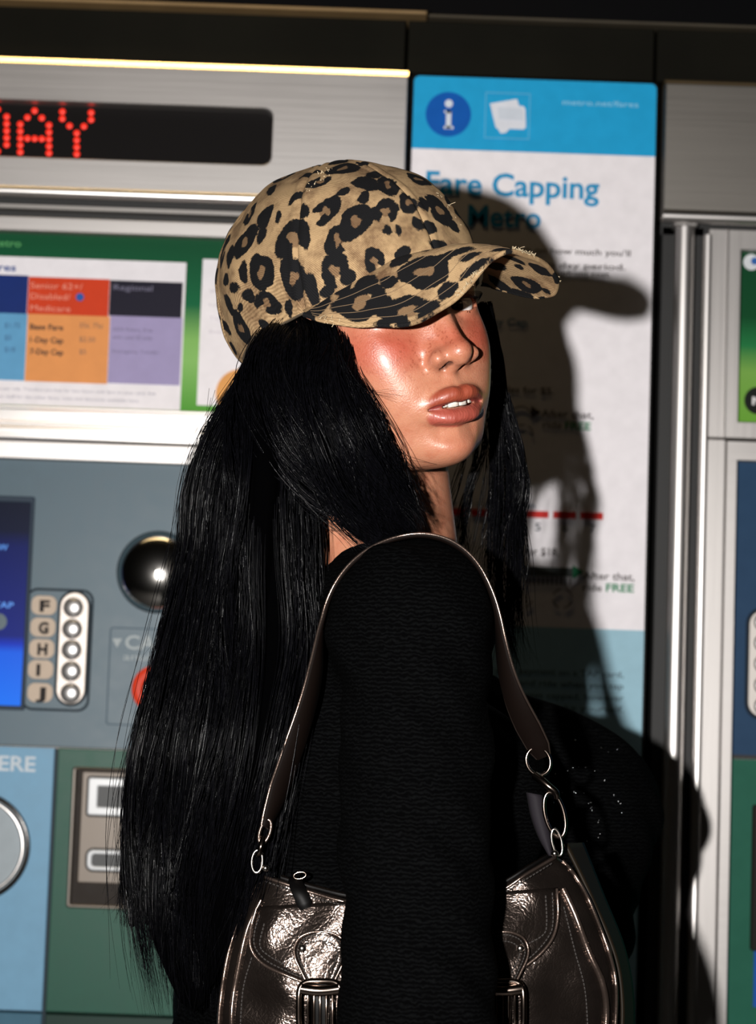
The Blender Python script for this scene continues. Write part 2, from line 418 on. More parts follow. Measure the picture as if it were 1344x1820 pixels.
_B = [(590,560,176,112,'R',0),(760,592,176,92,'C',-60),(830,448,160,110,'R',0),(612,482,66,46,'S',0),(696,487,52,44,'S',0),(842,590,84,34,'S',30),
 (915,515,80,50,'S',40),(1020,430,96,34,'S',25),(680,640,60,26,'S',0),(950,372,100,26,'S',0),(740,400,80,36,'S',30),(430,590,90,46,'S',15),(520,500,70,40,'S',45),
 (990,395,60,24,'S',10),(880,400,90,30,'S',0),(690,560,36,40,'S',0),(1120,362,60,16,'S',0)]
_U = [(1120,500,130,46,'S',-32),(1210,492,104,66,'R',-30),(1262,440,86,48,'S',-35),(1150,395,100,24,'S',0),(1100,430,56,36,'S',-20),(1285,520,30,26,'S',0),(1180,430,40,20,'S',-20)]
def spots(V, N, lst, seed, facing=1.0, extra=60):
    """distance field of the print (mm, negative inside black) and of the brown hearts, in each spot's own tangent plane"""
    rng = np.random.RandomState(seed)
    Wp = from_head(V / 1000.0); Wn = N @ HR.T; px = proj(Wp)
    vis = ((CAM - Wp) * Wn).sum(1) * facing > 0
    D = np.full(len(V), 30.0); Hh = np.full(len(V), 30.0); S = []
    for zx, zy, w, h, kind, an in lst:
        q = np.array([360 + zx / 2.1, 270 + zy / 2.1]); dd = np.where(vis, ((px - q) ** 2).sum(1), 1e9); i = dd.argmin()
        if dd[i] > 60 ** 2: continue
        c, n = V[i], N[i]
        ex = HR.T @ RT; ey = HR.T @ UP
        tx = ex - n * (n @ ex); lx = np.linalg.norm(tx); tx /= lx
        ty = ey - n * (n @ ey); ly = np.linalg.norm(ty); ty = np.cross(n * facing, tx) ; ty *= np.sign(ty @ ey)
        sc = F_PX / (Wp[i, 1]) / 1000.0 * 2.1
        S.append((c, tx, ty, w / 2 / sc / max(lx, 0.35), h / 2 / sc / max(ly, 0.35), kind, an))
    tries = 0
    cs = [s[0] for s in S]
    while extra and tries < 3000:
        tries += 1; i = rng.randint(len(V)); c = V[i]
        if min([np.linalg.norm(c - q) for q in cs] + [99]) < 19: continue
        n = N[i]; t = np.cross(n, rng.randn(3)); t /= np.linalg.norm(t)
        S.append((c, t, np.cross(n, t), rng.uniform(6, 10), rng.uniform(7, 12), rng.choice(['R', 'C', 'S']), rng.uniform(0, 360))); cs.append(c); extra -= 1
    for c, tx, ty, a, b, kind, an in S:
        d = V - c; m = np.abs(d).max(1) < 2.2 * max(a, b) + 6
        x, y = d[m] @ tx, d[m] @ ty
        al = math.radians(an)
        if kind == 'S': x, y = x * math.cos(al) + y * math.sin(al), -x * math.sin(al) + y * math.cos(al)
        ph = np.arctan2(y / b, x / a); k = np.hypot(x / a, y / b)
        k = k * (1 + 0.08 * np.sin(2 * ph + c[0]) + 0.06 * np.sin(3 * ph + c[1]) + 0.03 * np.sin(5 * ph + c[2]))
        r = min(a, b)
        if kind == 'S': f = (k - 1) * r; hh = np.full(len(k), 30.0)
        else:
            th = 0.35 + 0.08 * np.sin(2 * ph + c[2] * 3) + 0.03 * np.sin(4 * ph + c[1])
            f = (np.abs(k - 0.70) - th) * r; hh = (k - 0.45) * r
            if kind == 'C':
                dg = np.abs((ph - al + np.pi) % (2 * np.pi) - np.pi)
                f = np.maximum(f, (0.42 - dg) * r)
        D[m] = np.minimum(D[m], f); Hh[m] = np.minimum(Hh[m], hh)
    return D, Hh
def fabric_mat(name, base, brown, dark):
    m = mat(name, base, 0.85, spec=0.2); g = NT(m)
    leo = g.n('ShaderNodeAttribute', attribute_name='leo').outputs['Fac']; he = g.n('ShaderNodeAttribute', attribute_name='heart').outputs['Fac']
    co = g.coord()
    n1 = g.n('ShaderNodeTexNoise', ins={'Vector': co, 'Scale': 420.0, 'Detail': 4.0, 'Roughness': 0.7}).outputs[0]
    n2 = g.n('ShaderNodeTexNoise', ins={'Vector': co, 'Scale': 38.0, 'Detail': 6.0, 'Roughness': 0.7}).outputs[0]
    n3 = g.n('ShaderNodeTexNoise', ins={'Vector': co, 'Scale': 110.0, 'Detail': 3.0}).outputs[0]
    c0 = g.n('ShaderNodeMix', data_type='RGBA', ins={0: g.ramp(n2, [(0.44, (0, 0, 0, 1)), (0.66, (0.9, 0.9, 0.9, 1))]), 6: base, 7: brown}).outputs[2]
    hf = g.ramp(g.math('ADD', he, g.math('MULTIPLY_ADD', n3, 5.0, -2.5)), [(0.0, (0.75, 0.75, 0.75, 1)), (1.0, (0, 0, 0, 1))])
    c1 = g.n('ShaderNodeMix', data_type='RGBA', ins={0: hf, 6: c0, 7: brown}).outputs[2]
    e = g.math('ADD', g.math('ADD', leo, g.math('MULTIPLY_ADD', n3, 3.6, -1.9)), g.math('MULTIPLY_ADD', n1, 3.4, -1.7))
    k = g.ramp(g.math('MULTIPLY_ADD', e, 0.5, 0.5), [(0.35, (1, 1, 1, 1)), (0.72, (0, 0, 0, 1))])
    c2 = g.n('ShaderNodeMix', data_type='RGBA', ins={0: k, 6: c1, 7: dark}).outputs[2]
    # worn threads: twill lines lighten and darken the yarn a little
    wv = g.n('ShaderNodeTexWave', wave_type='BANDS', bands_direction='DIAGONAL', ins={'Vector': co, 'Scale': 480.0, 'Distortion': 1.5, 'Detail': 2.0, 'Detail Scale': 3.0}).outputs[0]
    tw = g.n('ShaderNodeMix', data_type='RGBA', blend_type='MULTIPLY', ins={0: 0.55, 6: c2, 7: g.ramp(g.math('MULTIPLY_ADD', wv, 0.6, g.math('MULTIPLY', n1, 0.4)), [(0.25, (0.45, 0.42, 0.38, 1)), (0.6, (1, 1, 1, 1))])}).outputs[2]
    g.link(tw, g.p.inputs['Base Color'])
    g.bump(g.math('ADD', wv, g.math('MULTIPLY', n2, 1.5)), 0.5, 0.0006)
    return m
M_LEO = fabric_mat('leopard_twill', (0.44, 0.295, 0.155, 1), (0.13, 0.070, 0.036, 1), (0.005, 0.005, 0.006, 1))
def grid_normals(P, wrap):
    du = (np.roll(P, -1, 1) - np.roll(P, 1, 1)) if wrap else np.gradient(P, axis=1)
    dv = np.gradient(P, axis=0); n = np.cross(du, dv); n /= np.linalg.norm(n, axis=-1, keepdims=True) + 1e-9
    return n
def build_cap():
    root = empty('baseball_cap', Vector(from_head(A(0, -15, 40) / 1000)), 'leopard print baseball cap with frayed curved brim worn by the woman', 'cap')
    base = np.array(root.location)
    def put(name, V, F, m, attrs=None, solid=0.0, off=-1):
        o = from_arrays(name, from_head(V / 1000.0) - base, F, m, root, True, attrs)
        if solid:
            md = o.modifiers.new('thickness', 'SOLIDIFY'); md.thickness = solid; md.offset = off
        return o
    P = crown_pts(); nv, nu = P.shape[:2]; N = grid_normals(P, True)
    V = P.reshape(-1, 3); N = N.reshape(-1, 3)
    if ((V - CAPC) * N).sum(1).mean() < 0: N = -N
    D, Hh = spots(V, N, _Z, 3)
    F = grid_faces(nv, nu, True)
    put('crown', V, F, M_LEO, {'leo': ('FLOAT', D), 'heart': ('FLOAT', Hh)}, 0.0016, -1)
    P = brim_pts(); nv, nu = P.shape[:2]; N = grid_normals(P, False).reshape(-1, 3); V = P.reshape(-1, 3)
    if N[:, 2].mean() < 0: N = -N
    D, Hh = spots(V, N, [(a, b, w * 1.15, h * 1.15, k, g_) for a, b, w, h, k, g_ in _B], 5, 1.0, 14)
    F = grid_faces(nv, nu)
    put('brim', V, F, M_LEO, {'leo': ('FLOAT', D), 'heart': ('FLOAT', Hh)})
    V2 = V - N * 2.6; D2, H2 = spots(V2, -N, _U, 6, 1.0, 14)
    put('brim_lining', V2, F[:, ::-1], M_LEO, {'leo': ('FLOAT', D2), 'heart': ('FLOAT', H2)})
    # rounded, stitched rim closing the brim's edge
    edge = np.concatenate([P[:, 0][::-1], P[-1], P[:, -1]][1:2]); n_e = N.reshape(P.shape)[-1]
    rim = edge - n_e * 1.3
    put('brim_edge', *tube_np(rim, 1.75, 8), M_LEO, {'leo': ('FLOAT', np.repeat(D.reshape(nv, nu)[-1], 8)), 'heart': ('FLOAT', np.full(nu * 8, 20.0))})
    # stitch rows on the brim
    st = []
    for row in (0.30, 0.52, 0.72, 0.88):
        r = int(row * (nv - 1)); q = P[r] + N.reshape(P.shape)[r] * 0.15
        st.append(q[6:-6])
    put('brim_stitching', *tubes_np(st, 0.22, 4), mat('brim_thread', (0.20, 0.13, 0.07, 1), 0.8))
    # seam stitching beside every panel seam
    C = crown_pts(); st = []
    Nn = grid_normals(C, True); 
    if ((C - CAPC) * Nn).sum(-1).mean() < 0: Nn = -Nn
    nu2 = C.shape[1]
    for k in range(6):
        for off in (-7, 7):
            j = int(round((k / 6 + 0.0) * nu2)) + off // 2
            st.append((C[4:-16, j % nu2] + Nn[4:-16, j % nu2] * 0.15))
    put('seam_stitching', *tubes_np(st, 0.3, 4), mat('seam_thread', (0.16, 0.10, 0.05, 1), 0.8))
    # band round the lower edge
    ed = C[0] + Nn[0] * 0.2; ed2 = C[9] + Nn[9] * 0.3
    put('edge_binding', *tube_np(np.vstack([ed, ed[:1]]), 1.5, 6), mat('binding', (0.07, 0.05, 0.03, 1), 0.8))
    put('edge_stitching', *tube_np(np.vstack([ed2, ed2[:1]]), 0.3, 4), mat('edge_thread', (0.14, 0.09, 0.05, 1), 0.8))
    # button
    top = C[-1].mean(0) + A(0, 0, 1)
    a = np.linspace(0, 2 * np.pi, 16, endpoint=False); e = np.linspace(0, np.pi / 2, 6)
    B = np.stack([top[0] + 7 * np.cos(e)[:, None] * np.cos(a), top[1] + 7 * np.cos(e)[:, None] * np.sin(a), top[2] + 3.5 * np.sin(e)[:, None] * np.ones_like(a)], -1)
    put('button', B.reshape(-1, 3), grid_faces(6, 16, True), M_LEO, {'leo': ('FLOAT', np.full(96, 5.0)), 'heart': ('FLOAT', np.full(96, 5.0))})
    # frayed threads on the worn places: crown front seam, brim crest, brim's lower edge
    rng = np.random.RandomState(11); th = []
    BN = N.reshape(P.shape)
    def fray(p, n, cnt, L, spread):
        for _ in range(cnt):
            q = p + rng.randn(3) * spread; v = n * rng.uniform(0.3, 1) + rng.randn(3) * 0.7; v /= np.linalg.norm(v); w_ = rng.randn(3) * 0.5
            t = np.linspace(0, 1, 5)[:, None]; l = L * rng.uniform(0.4, 1)
            th.append(q + v * t * l + w_ * t * t * l)
    jf = [int(nu2 * f) for f in (0.985, 0.99, 0.0)]
    Cf, Nf = C.reshape(-1, 3), Nn.reshape(-1, 3); pc_ = proj(from_head(Cf / 1000)); vz = ((CAM - from_head(Cf / 1000)) * (Nf @ HR.T)).sum(1) > 0
    def fray_at(px, py, cnt, L, spread):
        i = np.where(vz, ((pc_ - np.array([px, py])) ** 2).sum(1), 1e9).argmin(); fray(Cf[i], Nf[i], cnt, L, spread)
    for px, py in ((566, 314), (574, 312), (582, 316), (576, 324), (568, 328), (556, 334), (548, 340), (586, 308)): fray_at(px, py, 9, 2.0, 1.3)
    for px, py in ((775, 350), (784, 356), (792, 366), (800, 378), (808, 390), (816, 404)): fray_at(px, py, 4, 2.6, 1.0)
    for j in range(88, 108, 1): fray(P[-1, j], BN[-1, j] + A(0, 0.6, 0), 3, 3.2, 0.7)
    for j in range(126, 142, 1): fray(P[-1, j], A(0, 1, 0.4), 4, 2.0, 0.8)
    for j in range(172, 186, 1): fray(P[-1, j], A(-0.4, 0.8, -0.4), 3, 1.8, 0.6)
    for j in range(10, 24): fray(P[-1, j], A(-0.5, 1, 0), 2, 2.6, 0.6)
    o = put('frayed_thread', *tubes_np(th, 0.22, 3), mat('thread', (0.62, 0.50, 0.32, 1), 0.9)); o['kind'] = 'stuff'
    return root

def frames_np(C):
    T = np.gradient(C, axis=0); T /= np.linalg.norm(T, axis=1, keepdims=True) + 1e-12
    ref = np.array([0.13, 0.31, 0.94]); U = np.cross(T, ref); bad = np.linalg.norm(U, axis=1) < 0.15
    U[bad] = np.cross(T[bad], np.array([1, 0.2, 0.0])); U /= np.linalg.norm(U, axis=1, keepdims=True)
    for i in range(1, len(U)):
        u = U[i - 1] - T[i] * (U[i - 1] @ T[i]); U[i] = u / (np.linalg.norm(u) + 1e-12)
    return T, U, np.cross(T, U)
def tube_np(C, r, k=8, caps=False):
    C = np.asarray(C, float); r = np.broadcast_to(np.asarray(r, float), (len(C),)); T, U, W_ = frames_np(C)
    a = np.linspace(0, 2 * np.pi, k, endpoint=False)
    V = C[:, None] + r[:, None, None] * (np.cos(a)[None, :, None] * U[:, None] + np.sin(a)[None, :, None] * W_[:, None])
    return V.reshape(-1, 3), grid_faces(len(C), k, True)
def tubes_np(lst, r, k=4):
    Vs, Fs, o = [], [], 0
    for C in lst:
        v, f = tube_np(C, r, k); Vs.append(v); Fs.append(f + o); o += len(v)
    return np.vstack(Vs), np.vstack(Fs)
# ------------------------------------------------------------------ the woman: one continuous body, eyes, teeth
BY = math.radians(17); FB = np.array([math.cos(BY), math.sin(BY), 0]); RB = np.array([math.sin(BY), -math.cos(BY), 0])
BO = np.array([-0.035, 1.645, 0.0])
BR = np.column_stack([FB, RB, [0, 0, 1]])
def B(f, r, z): return BO + FB * f + RB * r + np.array([0, 0, z])
SH_R = unproj(736, 1103, 1.450); EL_R = unproj(744, 1900, 1.380); WR_R = EL_R + np.array([0.03, -0.01, -0.225])
SH_L = B(0.0, -0.17, 1.355); EL_L = unproj(1010, 1440, 1.80); WR_L = EL_L + np.array([-0.02, -0.06, -0.22])
NK0 = from_head(A(0, -22, -35) / 1000); NK1 = unproj(655, 985, 1.60)
HIP = [B(0.0, s * 0.09, 0.90) for s in (1, -1)]; KNE = [B(0.02, s * 0.09, 0.49) for s in (1, -1)]; ANK = [B(-0.01, s * 0.09, 0.09) for s in (1, -1)]
def ellb(P, c, r): return ell_r(P, c, r, BR)
def torso(P, g=0.0):
    d = ellb(P, B(-0.005, 0, 1.25), (0.098 + g, 0.150 + g, 0.165 + g))
    d = smin(d, ellb(P, B(0.0, 0, 1.07), (0.088 + g, 0.125 + g, 0.14 + g)), 0.05)
    d = smin(d, ellb(P, B(-0.005, 0, 0.92), (0.115 + g, 0.168 + g, 0.14 + g)), 0.06)
    for s in (1, -1): d = smin(d, ellb(P, B(0.088, s * 0.075, 1.225), (0.052 + g, 0.060 + g, 0.062 + g)), 0.035)
    d = smin(d, cap(P, SH_R - RB * 0.01, NK1 - np.array([0, 0, 0.035]), 0.042 + g, 0.045 + g), 0.045)
    d = smin(d, cap(P, SH_L + RB * 0.01, NK1 - np.array([0, 0, 0.035]), 0.042 + g, 0.045 + g), 0.045)
    return d
def limb(P, a, b, c, r0, r1, r2): return smin(cap(P, a, b, r0, r1), cap(P, b, c, r1, r2), 0.02)
def fingers(P, wr, dirv, side, thumbdir):
    """palm and five separate, slightly curled fingers"""
    dirv = dirv / np.linalg.norm(dirv); side = side / np.linalg.norm(side); n = np.cross(dirv, side)
    d = cap(P, wr + dirv * 0.02, wr + dirv * 0.075, 0.021, 0.024)
    d = smin(d, ell_r(P, wr + dirv * 0.055, (0.045, 0.036, 0.015), np.column_stack([dirv, side, n])), 0.012)
    for k, (o, L) in enumerate(((-0.027, 0.060), (-0.009, 0.072), (0.009, 0.078), (0.026, 0.070))):
        a = wr + dirv * 0.088 + side * o; b = a + dirv * L * 0.5 + n * 0.006; c = b + dirv * L * 0.42 + n * 0.018
        f = smin(cap(P, a - dirv * 0.02, b, 0.0085, 0.0078), cap(P, b, c, 0.0078, 0.0068), 0.003)
        d = smin(d, f, 0.004)
    a = wr + dirv * 0.03 + side * 0.022; b = a + dirv * 0.03 + side * 0.024 + n * 0.008; c = b + dirv * 0.030 + side * 0.004 + n * 0.006
    return smin(d, smin(cap(P, a, b, 0.0115, 0.0095), cap(P, b, c, 0.0095, 0.008), 0.003), 0.006)
def body_sdf(P):
    d = torso(P, -0.006)
    nk = cap(P, NK0, NK1, 0.049, 0.052)
    nk = smin(nk, cap(P, NK0 + np.array([0.02, -0.01, 0.0]), NK1 + FB * 0.035, 0.030, 0.030), 0.03)
    d = smin(d, nk, 0.03)
    d = smin(d, limb(P, SH_R, EL_R, WR_R, 0.044, 0.036, 0.025), 0.03)
    d = smin(d, limb(P, SH_L, EL_L, WR_L, 0.044, 0.036, 0.025), 0.03)
    for i in (0, 1):
        d = smin(d, limb(P, HIP[i], KNE[i], ANK[i], 0.080, 0.052, 0.035), 0.03)
        d = smin(d, ellb(P, ANK[i] + FB * 0.055 - np.array([0, 0, 0.052]), (0.12, 0.042, 0.034)), 0.03)
    m = (P[:, 2] < 0.98)
    if m.any():
        q = P[m]
        h = np.minimum(fingers(q, WR_R, WR_R - EL_R, FB, 1), fingers(q, WR_L, np.array([-0.3, -0.5, -0.8]), np.array([0.8, -0.6, 0.1]), 1))
        d[m] = smin(d[m], h, 0.008)
    hm = (P[:, 2] > HO[2] - 0.14) & (np.linalg.norm(P - HO - np.array([0, 0, 0.01]), axis=1) < 0.20)
    out = d
    if hm.any():
        h = head_sdf(P[hm]); out = d.copy(); out[hm] = smin(d[hm], h, 0.012)
    return out
def axis(lo, hi, f0, f1, fine, coarse):
    a = np.arange(lo, f0, coarse); b = np.arange(f0, f1, fine); c = np.arange(f1, hi, coarse)
    return np.concatenate([a, b, c])
def build_person():
    root = empty('person', (float(BO[0]), float(BO[1]), 0.0),
        'woman with long black hair in a black knit sweater looking back over her shoulder', 'person')
    base = np.array(root.location)
    fn = 0.0014
    xs = axis(-0.42, 0.40, HO[0] - 0.105, HO[0] + 0.115, fn, 0.006); ys = axis(1.2, 2.05, HO[1] - 0.105, HO[1] + 0.115, fn, 0.006)
    zs = axis(-0.03, 1.72, HO[2] - 0.115, HO[2] + 0.15, fn, 0.007)
    V, F = surface_net(body_sdf, xs, ys, zs, band=0.006)
    from_arrays('body', V - base, F, M_SKIN, root, True, skin_attrs(V))
    # eyes
    white = mat('eye', (0.75, 0.74, 0.72, 1), 0.12, Coat_Weight=1.0, Coat_Roughness=0.03)
    g = NT(white); at = g.n('ShaderNodeAttribute', attribute_name='iris')
    g.link(g.ramp(at.outputs['Fac'], [(0.0, (0.004, 0.003, 0.003, 1)), (0.36, (0.004, 0.003, 0.003, 1)), (0.42, (0.05, 0.022, 0.010, 1)), (0.88, (0.035, 0.015, 0.008, 1)), (1.0, (0.78, 0.76, 0.74, 1))]), g.p.inputs['Base Color'])
    a = np.linspace(0, 2 * np.pi, 48, endpoint=False)[None]; e = np.linspace(-np.pi / 2 + 0.01, np.pi / 2 - 0.01, 40)[:, None]
    S = np.stack([np.cos(e) * np.cos(a), np.cos(e) * np.sin(a), np.sin(e) * np.ones_like(a)], -1).reshape(-1, 3)
    look = to_head(CAM)[None][0]
    for s in (1, -1):
        c = A(s * 31, 67.5, 20); g_ = look * 1000 - c; g_ /= np.linalg.norm(g_)
        ang = np.degrees(np.arccos(np.clip(S @ g_, -1, 1)))
        Vv = c + S * 12.0 + g_ * (0.9 * np.exp(-(ang / 22) ** 2))[:, None]
        from_arrays('eye', from_head(Vv / 1000) - base, grid_faces(40, 48, True), white, root, True, {'iris': ('FLOAT', np.clip(ang / 29.0, 0, 1))})
    # upper teeth, one by one, on the arc of the jaw; darker hollow behind them
    tooth = mat('tooth', (0.72, 0.67, 0.60, 1), 0.2)
    th = []
    wds = [8.3, 6.6, 7.4, 6.4, 6.2]
    for s in (1, -1):
        x = 0.0
        for k, w_ in enumerate(wds):
            xc = x + w_ / 2; x += w_ + 0.1
            ang = xc / 26.0
            px, py = 25 * math.sin(ang), 71.5 + 24 * math.cos(ang)
            T = np.array([math.cos(ang), -math.sin(ang), 0]); Nn = np.array([math.sin(ang), math.cos(ang), 0])
            bm = bmesh.new(); bmesh.ops.create_cube(bm, size=1.0)
            bmesh.ops.subdivide_edges(bm, edges=bm.edges[:], cuts=2, use_grid_fill=True)
            hgt = (10.0, 9.0, 9.8, 8.6, 8.2)[k]
            for v in bm.verts:
                q = Vector(v.co); m_ = max(abs(q.x), abs(q.z)) * 2
                q2 = q * (1 - 0.05 * (abs(q.x) * 2 * abs(q.z) * 2))
                L = T * q2.x * w_ * (1.0 - 0.05 * (q2.z + 0.5)) + Nn * (q2.y * 3.2 * (1 - 0.3 * m_ * m_ * 0.6)) + np.array([0, 0, q2.z * hgt])
                L[0] *= 1; P = np.array([px, py, -47.2 + hgt / 2 + 0.5 * (k == 1) + 0.2 * k]) + L
                if s < 0: P[0] = -P[0]
                v.co = Vector(from_head(P / 1000) - base)
            if s < 0: bmesh.ops.reverse_faces(bm, faces=bm.faces[:])
            bm_obj('tooth', bm, tooth, root, True)
    # brows and lashes
    rng = np.random.RandomState(5); st = []
    for s in (1, -1):
        for q in range(260):
            t = rng.rand(); x = 9 + 36 * t; z = 37 + 7 * math.sin(t * 2.3) + rng.uniform(-3.2, 3.2) * (1 - 0.6 * t); y = 88.5 - 0.0085 * x * x
            p = A(x, y, z); v = A(6 + 2 * t, -2.2 * t, 3.0 * (1 - 1.5 * t))
            c = np.stack([p, p + v * 0.5 + A(0, 0.8, 0), p + v]); c[:, 0] *= s; st.append(c)
        for q in range(46):
            u = -1 + 2 * q / 45; x = 31 + 13.5 * u; z = 20 + 5.0 * math.sqrt(max(0, 1 - u * u)) - 0.5; y = 67.5 + math.sqrt(max(0, 13.9 ** 2 - (13.0 * u) ** 2 - 25))
            p = A(x, y, z); c = np.stack([p, p + A(2.5 * u, 4, 0.5), p + A(4 * u, 6.5, 4.0)]); c[:, 0] *= s; st.append(c)
    o = from_arrays('brow_hair', *[(lambda v, f: (from_head(v / 1000) - base, f))(*tubes_np(st, 0.16, 3))][0], M_HAIR, root); o['kind'] = 'stuff'
    return root, base
# ------------------------------------------------------------------ clothes
def knit_mat():
    m = mat('black_knit', (0.004, 0.004, 0.004, 1), 0.95, spec=0.02); g = NT(m)
    co = g.coord()
    w1 = g.n('ShaderNodeTexWave', wave_type='BANDS', bands_direction='Z', ins={'Vector': co, 'Scale': 110.0, 'Distortion': 6.0, 'Detail': 2.0, 'Detail Scale': 2.0}).outputs[0]
    n1 = g.n('ShaderNodeTexNoise', ins={'Vector': g.coord((260, 260, 520)), 'Scale': 1.0, 'Detail': 3.0}).outputs[0]
    h = g.math('MULTIPLY', w1, n1)
    g.bump(h, 0.6, 0.0008)
    g.link(g.ramp(h, [(0.1, (0.0005, 0.0005, 0.0006, 1)), (0.6, (0.0024, 0.0026, 0.0028, 1))]), g.p.inputs['Base Color'])
    return m
def sleeve_r(P): return smin(cap(P, SH_R, EL_R, 0.0495, 0.0470), cap(P, EL_R, WR_R, 0.046, 0.042), 0.03)
def sleeve_l(P): return smin(cap(P, SH_L, EL_L, 0.056, 0.065), cap(P, EL_L, WR_L, 0.065, 0.052), 0.04)
def sweater_sdf(P):
    d = torso(P, 0.008)
    d = smin(d, smin(sleeve_r(P), 1.0, 0.01), 0.022)
    d = smin(d, sleeve_l(P), 0.03)
    # soft folds
    x, y, z = P[:, 0] * 1000, P[:, 1] * 1000, P[:, 2] * 1000
    d = d - 0.0022 * np.sin(z * 0.075 + 1.6 * np.sin(x * 0.045 + y * 0.03)) * np.sin(x * 0.05 + y * 0.04 + z * 0.013) - 0.0012 * np.sin(z * 0.16 + x * 0.09 + 2 * np.sin(y * 0.06))
    neck = cap(P, NK1 - np.array([0, 0, 0.045]) - FB * 0.012, NK1 + np.array([0, 0, 0.14]) , 0.075, 0.090)
    d = smax(d, -neck, 0.004)
    d = np.maximum(d, 0.84 - P[:, 2])
    for a, b in ((EL_R, WR_R), (EL_L, WR_L)):
        u = (b - a) / np.linalg.norm(b - a); e = b - u * 0.012
        near = np.linalg.norm(P - b, axis=1) - 0.085
        d = np.maximum(d, np.minimum((P - e) @ u, -near))
    return d
def trousers_sdf(P):
    d = ellb(P, B(-0.005, 0, 0.92), (0.120, 0.172, 0.145))
    for i in (0, 1): d = smin(d, smin(cap(P, HIP[i], KNE[i], 0.090, 0.066), cap(P, KNE[i], ANK[i], 0.066, 0.060), 0.03), 0.03)
    d = np.maximum(d, 0.055 - P[:, 2]); return np.maximum(d, P[:, 2] - 1.0)
def build_clothes(root, base):
    M = knit_mat()
    V, F = surface_net(sweater_sdf, np.arange(-0.36, 0.38, 0.0042), np.arange(1.3, 2.0, 0.0042), np.arange(0.70, 1.46, 0.0042))
    o = from_arrays('sweater', V - base, F, M, root); o['label'] = 'fine black knit sweater with wide neck'
    V, F = surface_net(trousers_sdf, np.arange(-0.3, 0.3, 0.009), np.arange(1.35, 1.9, 0.009), np.arange(0.0, 1.05, 0.01))
    from_arrays('trousers', V - base, F, mat('black_denim', (0.012, 0.012, 0.014, 1), 0.85), root)
    for i in (0, 1):
        fn = lambda P, i=i: np.maximum(smin(ellb(P, ANK[i] + FB * 0.055 - A(0, 0, 0.048), (0.135, 0.052, 0.042)), cap(P, ANK[i] - A(0, 0, 0.03), ANK[i] + A(0, 0, 0.02), 0.045, 0.046), 0.03), 0.0 - P[:, 2])
        c = ANK[i]
        V, F = surface_net(fn, np.arange(c[0] - 0.16, c[0] + 0.24, 0.006), np.arange(c[1] - 0.16, c[1] + 0.2, 0.006), np.arange(-0.01, 0.16, 0.006))
        from_arrays('boot', V - base, F, mat('boot', (0.012, 0.012, 0.012, 1), 0.4), root)
    # glints of lurex in the far sleeve's open knit
    rng = np.random.RandomState(21); bm = bmesh.new()
    cand = []
    for _ in range(150):
        px = rng.normal(1040, 38); py = rng.normal(1415, 50)
        cand.append((px, py))
    o_d = lambda q: sweater_sdf(np.array([q]))[0]
    for px, py in cand:
        a = unproj(px, py, 1.55); b = unproj(px, py, 1.95); hit = None
        prev = o_d(a)
        for t in np.linspace(0, 1, 60):
            q = a + (b - a) * t; dd = o_d(q)
            if dd < 0.0005: hit = q; break
        if hit is None: continue
        bmesh.ops.create_icosphere(bm, subdivisions=1, radius=rng.uniform(0.00035, 0.0009), matrix=Matrix.Translation(Vector(hit - base)))
    o = bm_obj('lurex_glint', bm, mat('lurex', (0.9, 0.92, 0.95, 1), 0.25, 1.0), root, True); o['kind'] = 'stuff'
    # earring
    bm = bmesh.new(); bmesh.ops.create_uvsphere(bm, u_segments=16, v_segments=10, radius=0.0022, matrix=Matrix.Translation(Vector(unproj(537, 765, 1.475) - base)))
    bm_obj('earring_stud', bm, mat('pearl', (0.9, 0.85, 0.75, 1), 0.15, Coat_Weight=1.0), root, True)
# ------------------------------------------------------------------ hair
M_HAIR = mat('black_hair', (0.0045, 0.0045, 0.0055, 1), 0.27, spec=0.22)
def _h():
    g = NT(M_HAIR); n = g.n('ShaderNodeTexNoise', ins={'Vector': g.coord((420, 420, 14)), 'Scale': 1.0, 'Detail': 4.0}).outputs[0]
    g.link(g.ramp(n, [(0.35, (0.0008, 0.0008, 0.001, 1)), (0.7, (0.003, 0.003, 0.0042, 1))]), g.p.inputs['Base Color'])
    sh = g.n('ShaderNodeAttribute', attribute_name='shine').outputs['Fac']; g.link(g.math('MULTIPLY_ADD', sh, 0.55, 0.035), g.p.inputs['Specular IOR Level'])
    g.bump(n, 0.6, 0.0015)
_h()
